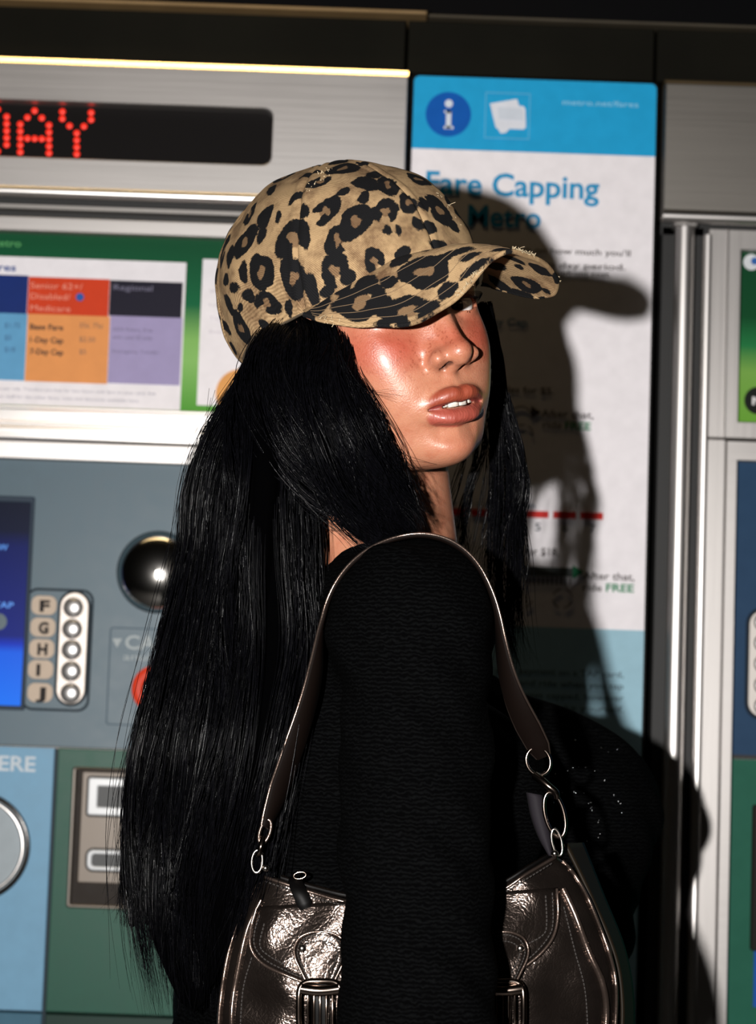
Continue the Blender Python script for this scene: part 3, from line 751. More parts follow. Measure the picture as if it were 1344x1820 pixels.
# locks: centre line (px, py, depth), width in px, thickness in m, number of strands
LOCKS = [
 # back mass falling behind the shoulder, widening to ragged ends
 ([(525,625,1.575,110,.014),(490,720,1.565,165,.034),(450,850,1.56,220,.04),(430,1000,1.56,225,.04),(400,1180,1.55,240,.038),(365,1350,1.54,250,.035),(345,1500,1.54,235,.03),(335,1640,1.53,190,.022),(345,1800,1.53,150,.014)], 1500),
 ([(475,655,1.61,70,.020),(425,770,1.62,110,.038),(385,900,1.62,120,.04),(385,1050,1.60,120,.04),(366,1150,1.59,130,.04),(318,1280,1.58,134,.035),(288,1390,1.57,108,.03),(270,1500,1.56,100,.022),(255,1590,1.56,80,.012),(232,1650,1.56,36,.005)], 800),
 ([(510,660,1.530,110,.020),(490,760,1.51,135,.030),(480,850,1.50,150,.034),(480,1000,1.50,160,.036),(480,1150,1.50,170,.036),(455,1320,1.49,150,.034),(420,1480,1.49,150,.03),(390,1620,1.49,130,.02),(370,1760,1.49,60,.008)], 900),
 # over the near ear and cheek, sweeping down across the neck to the front of the shoulder
 ([(560,560,1.500,100,.008),(572,615,1.478,110,.018),(572,690,1.464,130,.026),(600,780,1.458,150,.028),(640,860,1.465,150,.026),(690,920,1.47,110,.018),(740,960,1.47,50,.006)], 800),
 ([(535,585,1.520,110,.012),(515,640,1.492,140,.024),(515,700,1.477,160,.03),(542,775,1.470,150,.032),(590,840,1.468,130,.024),(655,895,1.470,80,.014),(705,945,1.475,40,.005)], 700),
 ([(495,625,1.545,80,.014),(468,720,1.505,120,.032),(470,830,1.485,130,.034),(465,950,1.490,130,.034),(452,1100,1.495,130,.03),(455,1250,1.497,100,.02),(450,1400,1.50,60,.008)], 500),
 # far side behind the cheek and throat, thin enough to see through
 ([(862,540,1.60,26,.012),(885,640,1.615,22,.010),(888,740,1.62,40,.012),(902,840,1.63,60,.012),(903,930,1.64,56,.010),(902,1040,1.65,48,.008),(910,1150,1.66,30,.005)], 300),
 ([(845,600,1.63,20,.012),(850,760,1.65,70,.014),(840,860,1.66,110,.014),(825,960,1.67,120,.010),(815,1040,1.68,110,.006)], 80),
 ([(895,700,1.615,20,.008),(912,790,1.62,26,.008),(925,870,1.62,22,.006),(918,960,1.63,20,.005),(908,1080,1.64,18,.004),(918,1200,1.65,10,.003)], 150),
]
WISPS = [  # loose single hairs: points (px,py,depth)
 [(588,560,1.452),(612,640,1.442),(640,690,1.440),(700,705,1.432)], [(596,600,1.45),(622,680,1.444),(650,760,1.446),(690,815,1.45),(730,830,1.455)],
 [(600,640,1.45),(625,720,1.447),(668,790,1.45),(720,822,1.454),(770,832,1.458)], [(560,850,1.47),(600,880,1.46),(560,940,1.46),(528,980,1.465)],
 [(540,900,1.47),(590,930,1.46),(640,935,1.46),(700,950,1.45)], [(650,840,1.46),(700,890,1.452),(740,930,1.45),(775,965,1.46)],
 [(690,850,1.46),(720,880,1.455),(755,915,1.452),(768,950,1.46)], [(520,880,1.48),(570,905,1.465),(640,900,1.46),(668,940,1.46)],
 [(330,950,1.56),(300,1000,1.55),(296,1090,1.55),(262,1180,1.56)], [(380,700,1.56),(352,800,1.56),(330,880,1.56),(318,960,1.56)],
]
def build_hair(root, base):
    rng = np.random.RandomState(9); strands = []; rad = []; shine = []
    core_V = []; core_F = []; off = 0
    for li, (L, n) in enumerate(LOCKS):
        L = np.array(L, float); C = np.array([unproj(a, b, c) for a, b, c in L[:, :3]]); sc = L[:, 2] / F_PX
        Q = bez(np.column_stack([C, L[:, 3] * sc / 2, L[:, 4]]), 64)
        C, Wd, Th = Q[:, :3], np.maximum(Q[:, 3], 0.001), np.maximum(Q[:, 4], 0.001)
        T = np.gradient(C, axis=0); T /= np.linalg.norm(T, axis=1, keepdims=True)
        X = np.cross(T, np.array([0, 1.0, 0])); X /= np.linalg.norm(X, axis=1, keepdims=True)
        if X[0, 0] < 0: X = -X
        Yv = np.cross(X, T); Yv *= np.sign(Yv[:, 1:2])
        t = np.linspace(0, 1, 64)
        # core mass (not for the see-through far hair)
        if li < 6:
            k = 44; a = np.linspace(0, 2 * np.pi, k, endpoint=False)
            groove = 1 + 0.05 * np.sin(a * 7 + li) + 0.04 * np.sin(a * 15 + 2 * li)
            tip = np.clip((1 - t) / 0.12, 0, 1) ** 0.5 * 0.80
            ca = np.cos(a)[None] * groove; sa = np.sin(a)[None] * groove
            V = C[:, None] + X[:, None] * ((Wd * tip)[:, None] * ca)[..., None] * 0.93 + Yv[:, None] * ((Th * tip)[:, None] * sa)[..., None] * 0.93
            # long shallow ridges running along the lock
            ph = np.sin(a[None] * 11 + 3.0 * np.sin(t[:, None] * 5 + li)) * 0.0012
            V += (V - C[:, None]) / (np.linalg.norm(V - C[:, None], axis=-1, keepdims=True) + 1e-6) * ph[..., None]
            core_V.append(V.reshape(-1, 3)); core_F.append(grid_faces(64, k, True) + off); off += 64 * k
        # strands in clumps
        nc = max(8, n // 22); cl = rng.rand(nc) * 2 * np.pi; cr = np.sqrt(rng.rand(nc)) * 1.0; cph = rng.rand(nc) * 6.28; cfr = rng.uniform(1.0, 2.6, nc); cam_ = rng.uniform(0.0015, 0.005, nc)
        cen = rng.uniform(0.82, 1.0, nc)
        for q in range(n):
            c = rng.randint(nc)
            if li < 6:
                an = cl[c] + rng.randn() * 0.10; r = 0.90 + 0.13 * rng.rand()
                if rng.rand() < 0.06: r += rng.rand() * 0.22
            else:
                an = cl[c] + rng.randn() * 0.12; r = cr[c] + rng.randn() * 0.06
            end = min(1.0, cen[c] + rng.randn() * 0.035) if li not in (3, 4) else rng.uniform(0.88, 1.0)
            m = 30; tt = np.linspace(0.0, end, m); ii = tt * 63; i0 = np.minimum(ii.astype(int), 62); f = (ii - i0)[:, None]
            lerp = lambda Z: Z[i0] * (1 - f) + Z[i0 + 1] * f
            w_ = lerp(Wd[:, None])[:, 0]; h_ = lerp(Th[:, None])[:, 0]
            wave = cam_[c] * np.sin(cph[c] + cfr[c] * 6.28 * tt + 0.4 * rng.randn()) * np.minimum(1, tt * 3)
            jit = 0.0008 * np.sin(rng.rand() * 6.28 + tt * rng.uniform(8, 25))
            fly = (rng.randn() * 0.010 * tt ** 3) if rng.rand() < 0.35 else 0.0
            P = lerp(C) + lerp(X) * (w_ * math.cos(an) * r + wave + jit + fly)[:, None] + lerp(Yv) * (h_ * math.sin(an) * r + 0.4 * wave)[:, None]
            strands.append(P)
            shine.append(rng.rand() ** 9)
            R0 = rng.uniform(0.00016, 0.00030); rad.append(R0 * np.clip((end - tt) / 0.25 + 0.25, 0.25, 1) )
    for wpts in WISPS:
        C = np.array([unproj(*p) for p in wpts])
        for q in range(5):
            P = bez(C + rng.randn(*C.shape) * 0.0022, 30); strands.append(P); rad.append(np.linspace(0.00016, 0.00007, 30)); shine.append(0.1)
    S = np.array(strands) - base; R = np.array(rad)
    n, m = S.shape[:2]
    T = np.gradient(S, axis=1); T /= np.linalg.norm(T, axis=-1, keepdims=True) + 1e-12
    U = np.cross(T, np.array([0.0, 1.0, 0.05])); U /= np.linalg.norm(U, axis=-1, keepdims=True) + 1e-12; W_ = np.cross(T, U)
    a = np.array([0.5, 0.5 + 2.094, 0.5 + 4.189])
    V = S[:, :, None] + R[:, :, None, None] * (np.cos(a)[None, None, :, None] * U[:, :, None] + np.sin(a)[None, None, :, None] * W_[:, :, None])
    f = grid_faces(m, 3, True)
    F = (f[None] + (np.arange(n) * m * 3)[:, None, None]).reshape(-1, 4)
    o = from_arrays('hair', V.reshape(-1, 3), F, M_HAIR, root, True, {'shine': ('FLOAT', np.repeat(np.array(shine), m * 3))}); o['kind'] = 'stuff'
    c = from_arrays('hair_mass', np.vstack(core_V) - base, np.vstack(core_F), mat('hair_core', (0.0005, 0.0005, 0.0006, 1), 0.7, spec=0.0), root, True)
# ------------------------------------------------------------------ metallic leather shoulder bag
def leather_mat(name, col, rough, crack=1.0):
    m = mat(name, col, rough, 0.9); g = NT(m); co = g.coord()
    wn = g.n('ShaderNodeTexNoise', ins={'Vector': co, 'Scale': 60.0, 'Detail': 3.0})
    wv = g.n('ShaderNodeMix', data_type='RGBA', ins={0: 0.012, 6: co, 7: wn.outputs[1]}).outputs[2]
    v1 = g.n('ShaderNodeTexVoronoi', feature='DISTANCE_TO_EDGE', ins={'Vector': wv, 'Scale': 150.0}).outputs[0]
    v2 = g.n('ShaderNodeTexVoronoi', feature='DISTANCE_TO_EDGE', ins={'Vector': wv, 'Scale': 420.0}).outputs[0]
    n = g.n('ShaderNodeTexNoise', ins={'Vector': co, 'Scale': 45.0, 'Detail': 5.0, 'Roughness': 0.6}).outputs[0]
    e1 = g.ramp(v1, [(0.0, (0, 0, 0, 1)), (0.10, (1, 1, 1, 1))]); e2 = g.ramp(v2, [(0.0, (0, 0, 0, 1)), (0.2, (1, 1, 1, 1))])
    h = g.math('ADD', g.math('MULTIPLY_ADD', e1, 0.5, g.math('MULTIPLY', e2, 0.35)), g.math('MULTIPLY', n, 2.6))
    g.bump(h, 0.30 * crack, 0.0012)
    g.link(g.math('MULTIPLY_ADD', n, 0.12, rough - 0.05), g.p.inputs['Roughness'])
    g.link(g.ramp(n, [(0.3, tuple(c * 0.7 for c in col[:3]) + (1,)), (0.7, col)]), g.p.inputs['Base Color'])
    return m
def bagL(py):
    return np.interp(py, [1545, 1600, 1670, 1740, 1820, 1900, 1980, 2050, 2100], [458, 434, 408, 393, 385, 392, 430, 520, 740])
def bagR(py):
    return np.interp(py, [1520, 1545, 1600, 1690, 1750, 1820, 1900, 1980, 2050, 2100], [985, 1015, 1052, 1088, 1100, 1098, 1092, 1050, 950, 742])
def bagT(px): return np.interp(px, [385, 458, 510, 560, 620, 740, 872, 940, 990, 1100], [1560, 1552, 1568, 1584, 1600, 1618, 1588, 1548, 1518, 1518])
def bag_front(px, py, off=0.0):
    """point on the bag's front skin under a photo position, lifted off it by off metres"""
    l, r = bagL(py), bagR(py); u = np.clip((px - l) / (r - l) * 2 - 1, -1, 1)
    v = np.clip((py - bagT(px)) / 520.0, 0, 1)
    bul = 0.034 * np.sqrt(np.clip(1 - u ** 2, 0, 1)) ** 0.8 * (0.35 + 0.65 * np.sin(np.pi * np.clip(v * 0.75 + 0.12, 0, 1)))
    wr = 0.0016 * math.sin(px * 0.045 + 1.2 * math.sin(py * 0.03)) * math.sin(py * 0.028 + px * 0.012)
    return unproj(px, py, 1.487 - bul - wr - off)
def bag_patch(left, right, ny=40, nx=24, off=0.003):
    """grid between two pixel polylines on the front skin"""
    Lp = resample(bez(left, 200), ny); Rp = resample(bez(right, 200), ny); V = []
    for a, b in zip(Lp, Rp):
        for t in np.linspace(0, 1, nx):
            q = a * (1 - t) + b * t; ed = min(t, 1 - t) * 12
            V.append(bag_front(q[0], q[1], off * min(1, 0.35 + ed)))
    return np.array(V), grid_faces(ny, nx)
def pxline(pts, n, off):
    q = bez(pts, n); return np.array([bag_front(a, b, off) for a, b in q])
def stitches(pts, off=0.0035, step=7.0, duty=0.62):
    """row of raised stitches along a pixel line"""
    q = bez(pts, 400); L = np.r_[0, np.cumsum(np.linalg.norm(np.diff(q, axis=0), axis=1))]
    out = []
    for s in np.arange(2, L[-1] - step, step):
        t = np.array([s, s + step * duty / 2, s + step * duty])
        p = np.stack([np.interp(t, L, q[:, 0]), np.interp(t, L, q[:, 1])], -1)
        c = np.array([bag_front(a, b, off + d) for (a, b), d in zip(p, (0, 0.0003, 0))]); out.append(c)
    return out
def ring_pts(cx, cy, Y, w, h, rot=0.0, tilt=0.0, n=40, p=2.0):
    a = np.linspace(0, 2 * np.pi, n, endpoint=False); c, s = math.cos(math.radians(rot)), math.sin(math.radians(rot))
    x = w / 2 * np.sign(np.cos(a)) * np.abs(np.cos(a)) ** (2 / p); y = h / 2 * np.sign(np.sin(a)) * np.abs(np.sin(a)) ** (2 / p)
    return np.array([unproj(cx + X * c - Y_ * s, cy + X * s + Y_ * c, Y + tilt * X / F_PX) for X, Y_ in zip(x, y)])
def closed_tube(C, r, k=8):
    C = np.asarray(C); n = len(C); T = np.roll(C, -1, 0) - np.roll(C, 1, 0); T /= np.linalg.norm(T, axis=1, keepdims=True)
    nrm = np.cross(C[0] - C.mean(0), C[n // 4] - C.mean(0)); nrm /= np.linalg.norm(nrm)
    U = np.cross(T, nrm); U /= np.linalg.norm(U, axis=1, keepdims=True); W_ = np.cross(T, U)
    a = np.linspace(0, 2 * np.pi, k, endpoint=False); r = np.broadcast_to(r, (n,))
    V = C[:, None] + r[:, None, None] * (np.cos(a)[None, :, None] * U[:, None] + np.sin(a)[None, :, None] * W_[:, None])
    i, j = np.meshgrid(np.arange(n), np.arange(k), indexing='ij'); i2 = (i + 1) % n; j2 = (j + 1) % k
    return V.reshape(-1, 3), np.stack([i * k + j, i * k + j2, i2 * k + j2, i2 * k + j], -1).reshape(-1, 4)
def ribbon(C, Wd, half, th):
    """flat strap: centre line, width direction per point, half width and thickness"""
    C = np.asarray(C); T = np.gradient(C, axis=0); T /= np.linalg.norm(T, axis=1, keepdims=True)
    Wd = Wd - T * (Wd * T).sum(1, keepdims=True); Wd /= np.linalg.norm(Wd, axis=1, keepdims=True); N = np.cross(T, Wd)
    half = np.broadcast_to(half, (len(C),))[:, None]
    prof = [(-1, -0.2), (-0.93, -0.5), (0.93, -0.5), (1, -0.2), (1, 0.2), (0.93, 0.5), (-0.93, 0.5), (-1, 0.2)]
    V = np.stack([C + Wd * half * a + N * th * b for a, b in prof], 1)
    return V.reshape(-1, 3), grid_faces(len(C), 8, True)
def build_bag():
    root = empty('shoulder_bag', Vector(unproj(740, 1830, 1.47)), 'dark metallic leather shoulder bag with buckles hanging under the woman\'s arm', 'bag')
    base = np.array(root.location)
    LE = leather_mat('pewter_leather', (0.072, 0.055, 0.047, 1), 0.17, 0.5)
    LE2 = leather_mat('pewter_piping', (0.24, 0.175, 0.145, 1), 0.22, 0.2)
    HW = mat('gunmetal', (0.32, 0.25, 0.21, 1), 0.16, 1.0); BR_ = mat('bright_nickel', (0.75, 0.68, 0.62, 1), 0.18, 1.0)
    TH = mat('dark_thread', (0.02, 0.016, 0.014, 1), 0.7)
    BK = mat('black_leather', (0.0012, 0.001, 0.001, 1), 0.5, spec=0.12)
    def put(name, VF, m, smooth=True, solid=0.0):
        V, F = VF; o = from_arrays(name, np.asarray(V) - base, F, m, root, smooth)
        if solid:
            md = o.modifiers.new('thickness', 'SOLIDIFY'); md.thickness = solid; md.offset = 0
        return o
    # body: front skin + back skin, closed
    ny, nx = 70, 90; V = []
    for b in np.linspace(0, 1, ny):
        for a in np.linspace(-1, 1, nx):
            px0 = 0.5 * (bagL(1545 + 555 * b) + bagR(1520 + 580 * b)) + a * 0.5 * (bagR(1520 + 580 * b) - bagL(1545 + 555 * b))
            top = bagT(px0); py = top + (2098 - top) * b
            V.append(bag_front(px0, py))
    V = np.array(V); Vb = V.copy(); Vb[:, 1] = 2 * 1.4885 - V[:, 1]; Vb[:, 1] = np.minimum(Vb[:, 1], 1.508)
    F = grid_faces(ny, nx)
    n = len(V); e = []
    bd = [j for j in range(nx)] + [i * nx + nx - 1 for i in range(1, ny)] + [(ny - 1) * nx + j for j in range(nx - 2, -1, -1)] + [i * nx for i in range(ny - 2, 0, -1)]
    for q in range(len(bd)): a, b = bd[q], bd[(q + 1) % len(bd)]; e.append((b, a, a + n, b + n))
    put('bag_body', (np.vstack([V, Vb]), np.vstack([F, F[:, ::-1] + n, np.array(e)])), LE)
    # far side gusset seen beyond the right edge
    g1 = [(1004, 1500), (1048, 1590), (1090, 1690), (1104, 1760), (1104, 1840), (1090, 1920)]; g2 = [(1036, 1498), (1072, 1590), (1108, 1680), (1124, 1760), (1124, 1840), (1104, 1920)]
    A_ = bez(g1, 40); B_ = bez(g2, 40); Vg = np.array([unproj(*(a * (1 - t) + b * t), 1.487 + 0.035 * t) for a, b in zip(A_, B_) for t in np.linspace(0, 1, 8)])
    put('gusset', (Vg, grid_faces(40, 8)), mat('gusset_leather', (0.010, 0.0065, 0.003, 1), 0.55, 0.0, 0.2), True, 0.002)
    # front pocket flap
    put('flap', bag_patch([(456, 1612), (446, 1650), (446, 1685), (466, 1712), (505, 1732), (560, 1752), (640, 1772), (735, 1780)], [(990, 1578), (992, 1625), (984, 1662), (962, 1692), (930, 1718), (890, 1745), (820, 1770), (737, 1780)], 50, 60, 0.0035), LE, True, 0.0018)
    put('flap_piping', tube_np(pxline([(456, 1614), (446, 1650), (446, 1685), (466, 1712), (505, 1732), (560, 1752), (640, 1772), (735, 1782), (820, 1772), (890, 1747), (930, 1720), (962, 1694), (984, 1664), (992, 1625), (990, 1580)], 160, 0.0042), 0.0011, 8), LE2)
    # body pipings
    for nm, pts, r in (('piping', [(462, 1556), (440, 1602), (412, 1672), (397, 1742), (389, 1822), (396, 1900), (434, 1975)], 0.0013),
                       ('piping', [(1000, 1530), (1022, 1556), (1048, 1602), (1082, 1690), (1095, 1750), (1094, 1822), (1087, 1900)], 0.0013),
                       ('seam_ridge', [(464, 1600), (440, 1650), (424, 1720), (412, 1800), (416, 1900)], 0.0016),
                       ('seam_ridge', [(1001, 1580), (1022, 1625), (1046, 1690), (1070, 1745), (1078, 1800), (1070, 1900)], 0.0022),
                       ('top_binding', [(462, 1556), (510, 1572), (560, 1588), (620, 1604), (740, 1621), (872, 1591), (940, 1551), (990, 1522)], 0.0011)):
        put(nm, tube_np(pxline(pts, 90, 0.0012), r, 8), LE2)
    st = []
    for pts in ([(470, 1640), (462, 1680), (480, 1700), (515, 1718), (548, 1732)], [(462, 1625), (453, 1655), (453, 1682), (472, 1706), (508, 1725), (555, 1745)],
                [(970, 1590), (972, 1640), (965, 1662), (930, 1682)], [(982, 1585), (983, 1640), (975, 1665), (950, 1695), (915, 1722)],
                [(470, 1566), (510, 1580), (560, 1596), (614, 1610)], [(874, 1600), (930, 1566), (985, 1532)]):
        st += stitches(pts, 0.0040)
    for pts in ([(1002, 1610), (1022, 1690), (1040, 1760), (1046, 1850)], [(448, 1700), (432, 1760), (426, 1850)]): st += stitches(pts, 0.0008)
    o = put('stitching', tubes_np(st, 0.00055, 5), TH); o['kind'] = 'stuff'
    # buckled tabs
    def tab(cx, s):
        m = lambda P: [(cx + s * (x - 570), y) for x, y in P]
        ol = [(548, 1746), (538, 1728), (527, 1704), (525, 1685), (534, 1668), (552, 1660), (570, 1658)]; orr = [(592, 1746), (602, 1728), (613, 1704), (615, 1685), (606, 1668), (588, 1660), (570, 1658)]
        V1 = bag_patch(m(ol), m(orr), 30, 24, 0.0075); put('buckle_tab', V1, LE, True, 0.002)
        bb = m([(552, 1744), (556, 1790), (558, 1840), (562, 1890), (570, 1905)]); b2 = m([(588, 1744), (584, 1790), (582, 1840), (578, 1890), (571, 1905)])
        put('buckle_strap', bag_patch(bb, b2, 30, 12, 0.0095), BK if s > 0 else LE, True, 0.002)
        put('tab_edge', tube_np(pxline(m([(548, 1750), (537, 1728), (526, 1704), (524, 1685), (533, 1667), (551, 1658), (570, 1656), (589, 1658), (607, 1667), (616, 1685), (614, 1704), (603, 1728), (592, 1750)]), 80, 0.0080), 0.0009, 8), LE2)
        ss = []
        for k_ in (0.86, 0.66):
            ss += stitches(m([(570 + (x - 570) * k_, 1700 + (y - 1700) * (0.88 if k_ > 0.7 else 0.62)) for x, y in [(546, 1748), (526, 1704), (524, 1685), (533, 1667), (551, 1658), (570, 1656), (589, 1658), (607, 1667), (616, 1685), (614, 1704), (594, 1748)]]), 0.0088, 5.5, 0.6)
        o = put('tab_stitching', tubes_np(ss, 0.0005, 5), TH); o['kind'] = 'stuff'
        c = bag_front(cx - s * 32, 1686, 0.0100); bm = bmesh.new(); bmesh.ops.create_uvsphere(bm, u_segments=16, v_segments=10, radius=0.0026, matrix=Matrix.Translation(Vector(c - base)) @ Matrix.Diagonal((1, 0.7, 1, 1)))
        bm_obj('rivet', bm, BR_, root, True)
        # buckle: fat rounded frame with a roller
        a = np.linspace(0, 2 * np.pi, 64, endpoint=False); X = 38 * np.sign(np.cos(a)) * np.abs(np.cos(a)) ** 0.45; Yy = 48 * np.sign(np.sin(a)) * np.abs(np.sin(a)) ** 0.45
        C = np.array([bag_front(cx + x, 1792 + y, 0.0125) for x, y in zip(X, Yy)]); put('buckle', closed_tube(C, 0.0021, 10), HW)
        C = np.array([bag_front(cx + x, 1758 + 3 * math.sin((x + 30) / 60 * math.pi), 0.0135) for x in np.linspace(-34, 34, 14)]); put('buckle_roller', tube_np(C, 0.0036, 12), HW)
        for k_ in range(5):
            C = np.array([bag_front(cx - 22 + 11 * k_, y, 0.0128) for y in np.linspace(1768, 1828, 10)]); put('buckle_rib', tube_np(C, 0.0009, 6), HW)
    tab(569, 1); tab(893, -1)
    # zip along the mouth and its pull
    zt = pxline([(500, 1560), (560, 1578), (620, 1592), (740, 1610), (872, 1578), (940, 1541), (985, 1514)], 150, -0.006)
    put('zip_tape', tube_np(zt, 0.0018, 6), BK)
    zz = [np.array([zt[i] + A(0, -0.0014, 0.0012), zt[i] + A(0, -0.0024, 0.0020)]) for i in range(0, 150)]
    o = put('zip_teeth', tubes_np(zz, 0.0004, 4), HW); o['kind'] = 'stuff'
    ztab = bez([(522, 1562, 1.476), (532, 1585, 1.468), (545, 1615, 1.466)], 20); Cz = np.array([unproj(*p) for p in ztab])
    o = put('zip_pull', ribbon(Cz, np.tile(A(1, 0, 0), (20, 1)), np.interp(np.linspace(0, 1, 20), [0, 0.1, 0.9, 1], [0.0035, 0.0048, 0.0050, 0.0035]), 0.0022), BK)
    put('zip_slider', closed_tube(ring_pts(533, 1556, 1.474, 22, 12, -10), 0.0009, 8), HW)
    # strap over the shoulder
    SP = [(966, 1345, 1.475), (948, 1310, 1.468), (922, 1262, 1.455), (900, 1205, 1.448), (889, 1140, 1.444), (871, 1068, 1.442), (834, 1008, 1.444), (790, 972, 1.448), (742, 960, 1.450), (695, 978, 1.450), (650, 1022, 1.448), (612, 1072, 1.447), (590, 1118, 1.452), (566, 1190, 1.462), (540, 1280, 1.466), (512, 1360, 1.464), (486, 1432, 1.458), (471, 1470, 1.455)]
    nS = 140; q = bez(SP, nS); C = np.array([unproj(*p) for p in q]); t = np.linspace(0, 1, nS)
    C[:, 1] += 0.008 * np.clip(1 - np.abs(t - 0.5) * 2.6, 0, 1)
    tw = np.interp(t, [0, 0.12, 0.24, 0.32, 0.68, 0.76, 0.85, 1], [75, 50, 14, 2, 2, 30, 46, 40]); tw = np.radians(tw)
    T = np.gradient(C, axis=0); T /= np.linalg.norm(T, axis=1, keepdims=True); side = np.cross(T, A(0, 1, 0)); side /= np.linalg.norm(side, axis=1, keepdims=True)
    Wd = np.cos(tw)[:, None] * A(0, 1, 0) + np.sin(tw)[:, None] * side * 1.0
    hw = np.interp(t, [0, 0.03, 0.08, 0.92, 0.97, 1], [0.0045, 0.0072, 0.0082, 0.0082, 0.0055, 0.0032])
    for _ in range(12):
        e = 1e-3; dd = sweater_sdf(C) - 0.0035; gr = np.stack([sweater_sdf(C + np.eye(3)[i] * e) - sweater_sdf(C - np.eye(3)[i] * e) for i in range(3)], -1) / (2 * e)
        gr /= np.linalg.norm(gr, axis=1, keepdims=True) + 1e-9; C = C - gr * np.minimum(dd, 0)[:, None] * 0.8
    for _ in range(60): C[1:-1] = (C[:-2] + C[1:-1] * 2 + C[2:]) / 4
    SL = mat('strap_leather', (0.0045, 0.0026, 0.002, 1), 0.6, 0.0, 0.06)
    put('strap', ribbon(C, Wd, hw, 0.0030), SL)
    Vr = np.asarray(ribbon(C, Wd, hw, 0.0030)[0]).reshape(nS, 8, 3)
    put('strap_edge', tube_np(Vr[:, 0], 0.0010, 6), LE2); put('strap_edge', tube_np(Vr[:, 3], 0.0010, 6), LE2)
    # hardware, left end
    put('strap_loop', closed_tube(ring_pts(471, 1478, 1.455, 18, 44, 18), 0.0011, 8), LE2)
    put('swivel_hook', tube_np(np.array([unproj(*p) for p in bez([(468, 1488, 1.455), (464, 1504, 1.452), (460, 1516, 1.453), (456, 1520, 1.456)], 16)]), np.linspace(0.0022, 0.0012, 16), 8), HW)
    put('ring', closed_tube(ring_pts(457, 1531, 1.462, 19, 40, 4), 0.0010, 8), BR_)
    bm = bmesh.new(); bmesh.ops.create_uvsphere(bm, u_segments=14, v_segments=8, radius=0.0024, matrix=Matrix.Translation(Vector(unproj(472, 1543, 1.463) - base))); bm_obj('rivet', bm, BR_, root, True)
    # hardware, right end
    put('ring', closed_tube(ring_pts(957, 1353, 1.472, 42, 50, -20), 0.0013, 8), HW)
    put('swivel_hook', tube_np(np.array([unproj(*p) for p in bez([(950, 1378, 1.470), (964, 1388, 1.466), (976, 1398, 1.464), (988, 1408, 1.464), (990, 1418, 1.466)], 20)]), np.linspace(0.0028, 0.0020, 20), 8), HW)
    put('ring', closed_tube(ring_pts(986, 1448, 1.468, 34, 82, -14), 0.0014, 8), HW)
    put('ring', closed_tube(ring_pts(990, 1497, 1.466, 17, 48, -12), 0.0009, 8), BR_)
    bm = bmesh.new(); bmesh.ops.create_uvsphere(bm, u_segments=14, v_segments=8, radius=0.0024, matrix=Matrix.Translation(Vector(unproj(986, 1517, 1.462) - base))); bm_obj('rivet', bm, BR_, root, True)
    a1 = [(936, 1408), (944, 1450), (958, 1490), (975, 1520)]; a2 = [(966, 1414), (972, 1450), (980, 1490), (982, 1522)]
    A1, A2 = bez(a1, 20), bez(a2, 20); Vt = np.array([unproj(*(a * (1 - k) + b * k), 1.478 - 0.004 * math.sin(k * 3.14)) for a, b in zip(A1, A2) for k in np.linspace(0, 1, 6)])
    o = put('side_tab', (Vt, grid_faces(20, 6)), mat('grey_webbing', (0.011, 0.009, 0.012, 1), 0.75, spec=0.2), True, 0.001); o['label'] = 'dark grey purple webbing tab'
    return root
# ------------------------------------------------------------------ the ticket machines, the fare sign and the setting
def pc(r, g, b, k=1.12):
    c = srgb(r, g, b); return tuple(min(0.9, v * k) for v in c[:3]) + (1,)
def steel(name, col=(0.50, 0.478, 0.465, 1), rough=0.42, sc=(4, 4, 260)):
    m = mat(name, col, rough, 1.0); g = NT(m)
    n = g.n('ShaderNodeTexNoise', ins={'Vector': g.coord(sc), 'Scale': 1.0, 'Detail': 6.0, 'Roughness': 0.7}).outputs[0]
    n2 = g.n('ShaderNodeTexNoise', ins={'Vector': g.coord((5, 5, 5)), 'Scale': 1.0, 'Detail': 3.0}).outputs[0]
    g.link(g.math('ADD', g.math('MULTIPLY_ADD', n, 0.12, rough - 0.10), g.math('MULTIPLY', n2, 0.08)), g.p.inputs['Roughness'])
    g.bump(n, 0.12, 0.0006)
    return m
ST = steel('brushed_steel'); STV = steel('brushed_steel_upright', sc=(260, 4, 4)); STP = steel('polished_steel', (0.72, 0.69, 0.67, 1), 0.30)
STD = steel('dark_steel', (0.30, 0.285, 0.27, 1), 0.5)
BLACK = mat('black_gap', (0.006, 0.006, 0.006, 1), 0.6); GLOSSB = mat('black_gloss', (0.010, 0.010, 0.010, 1), 0.18)
_pc = {}
def paint(r, g, b, rough=0.5, spec=0.12, k=0.95):
    key = (r, g, b, rough, spec)
    if key not in _pc:
        _pc[key] = noise_mat('print_%d_%d_%d' % (r, g, b), pc(r, g, b, k), rough, 0.0, (70, 70, 70), 0.04, 0.0, spec)
    return _pc[key]
def RC(xl, xr, ym, yt, yb, xm, Y):
    """world rectangle from edges measured at row ym and column xm"""
    return unproj(xl, ym, Y)[0], unproj(xr, ym, Y)[0], unproj(xm, yb, Y)[2], unproj(xm, yt, Y)[2]
def rr(w, h, r, n=6):
    r = min(r, w / 2 - 1e-5, h / 2 - 1e-5)
    if r <= 0: return [(-w / 2, -h / 2), (w / 2, -h / 2), (w / 2, h / 2), (-w / 2, h / 2)]
    P = []
    for cx, cz, a0 in ((w / 2 - r, -h / 2 + r, -90), (w / 2 - r, h / 2 - r, 0), (-w / 2 + r, h / 2 - r, 90), (-w / 2 + r, -h / 2 + r, 180)):
        for i in range(n + 1): a = math.radians(a0 + 90 * i / n); P.append((cx + r * math.cos(a), cz + r * math.sin(a)))
    return P
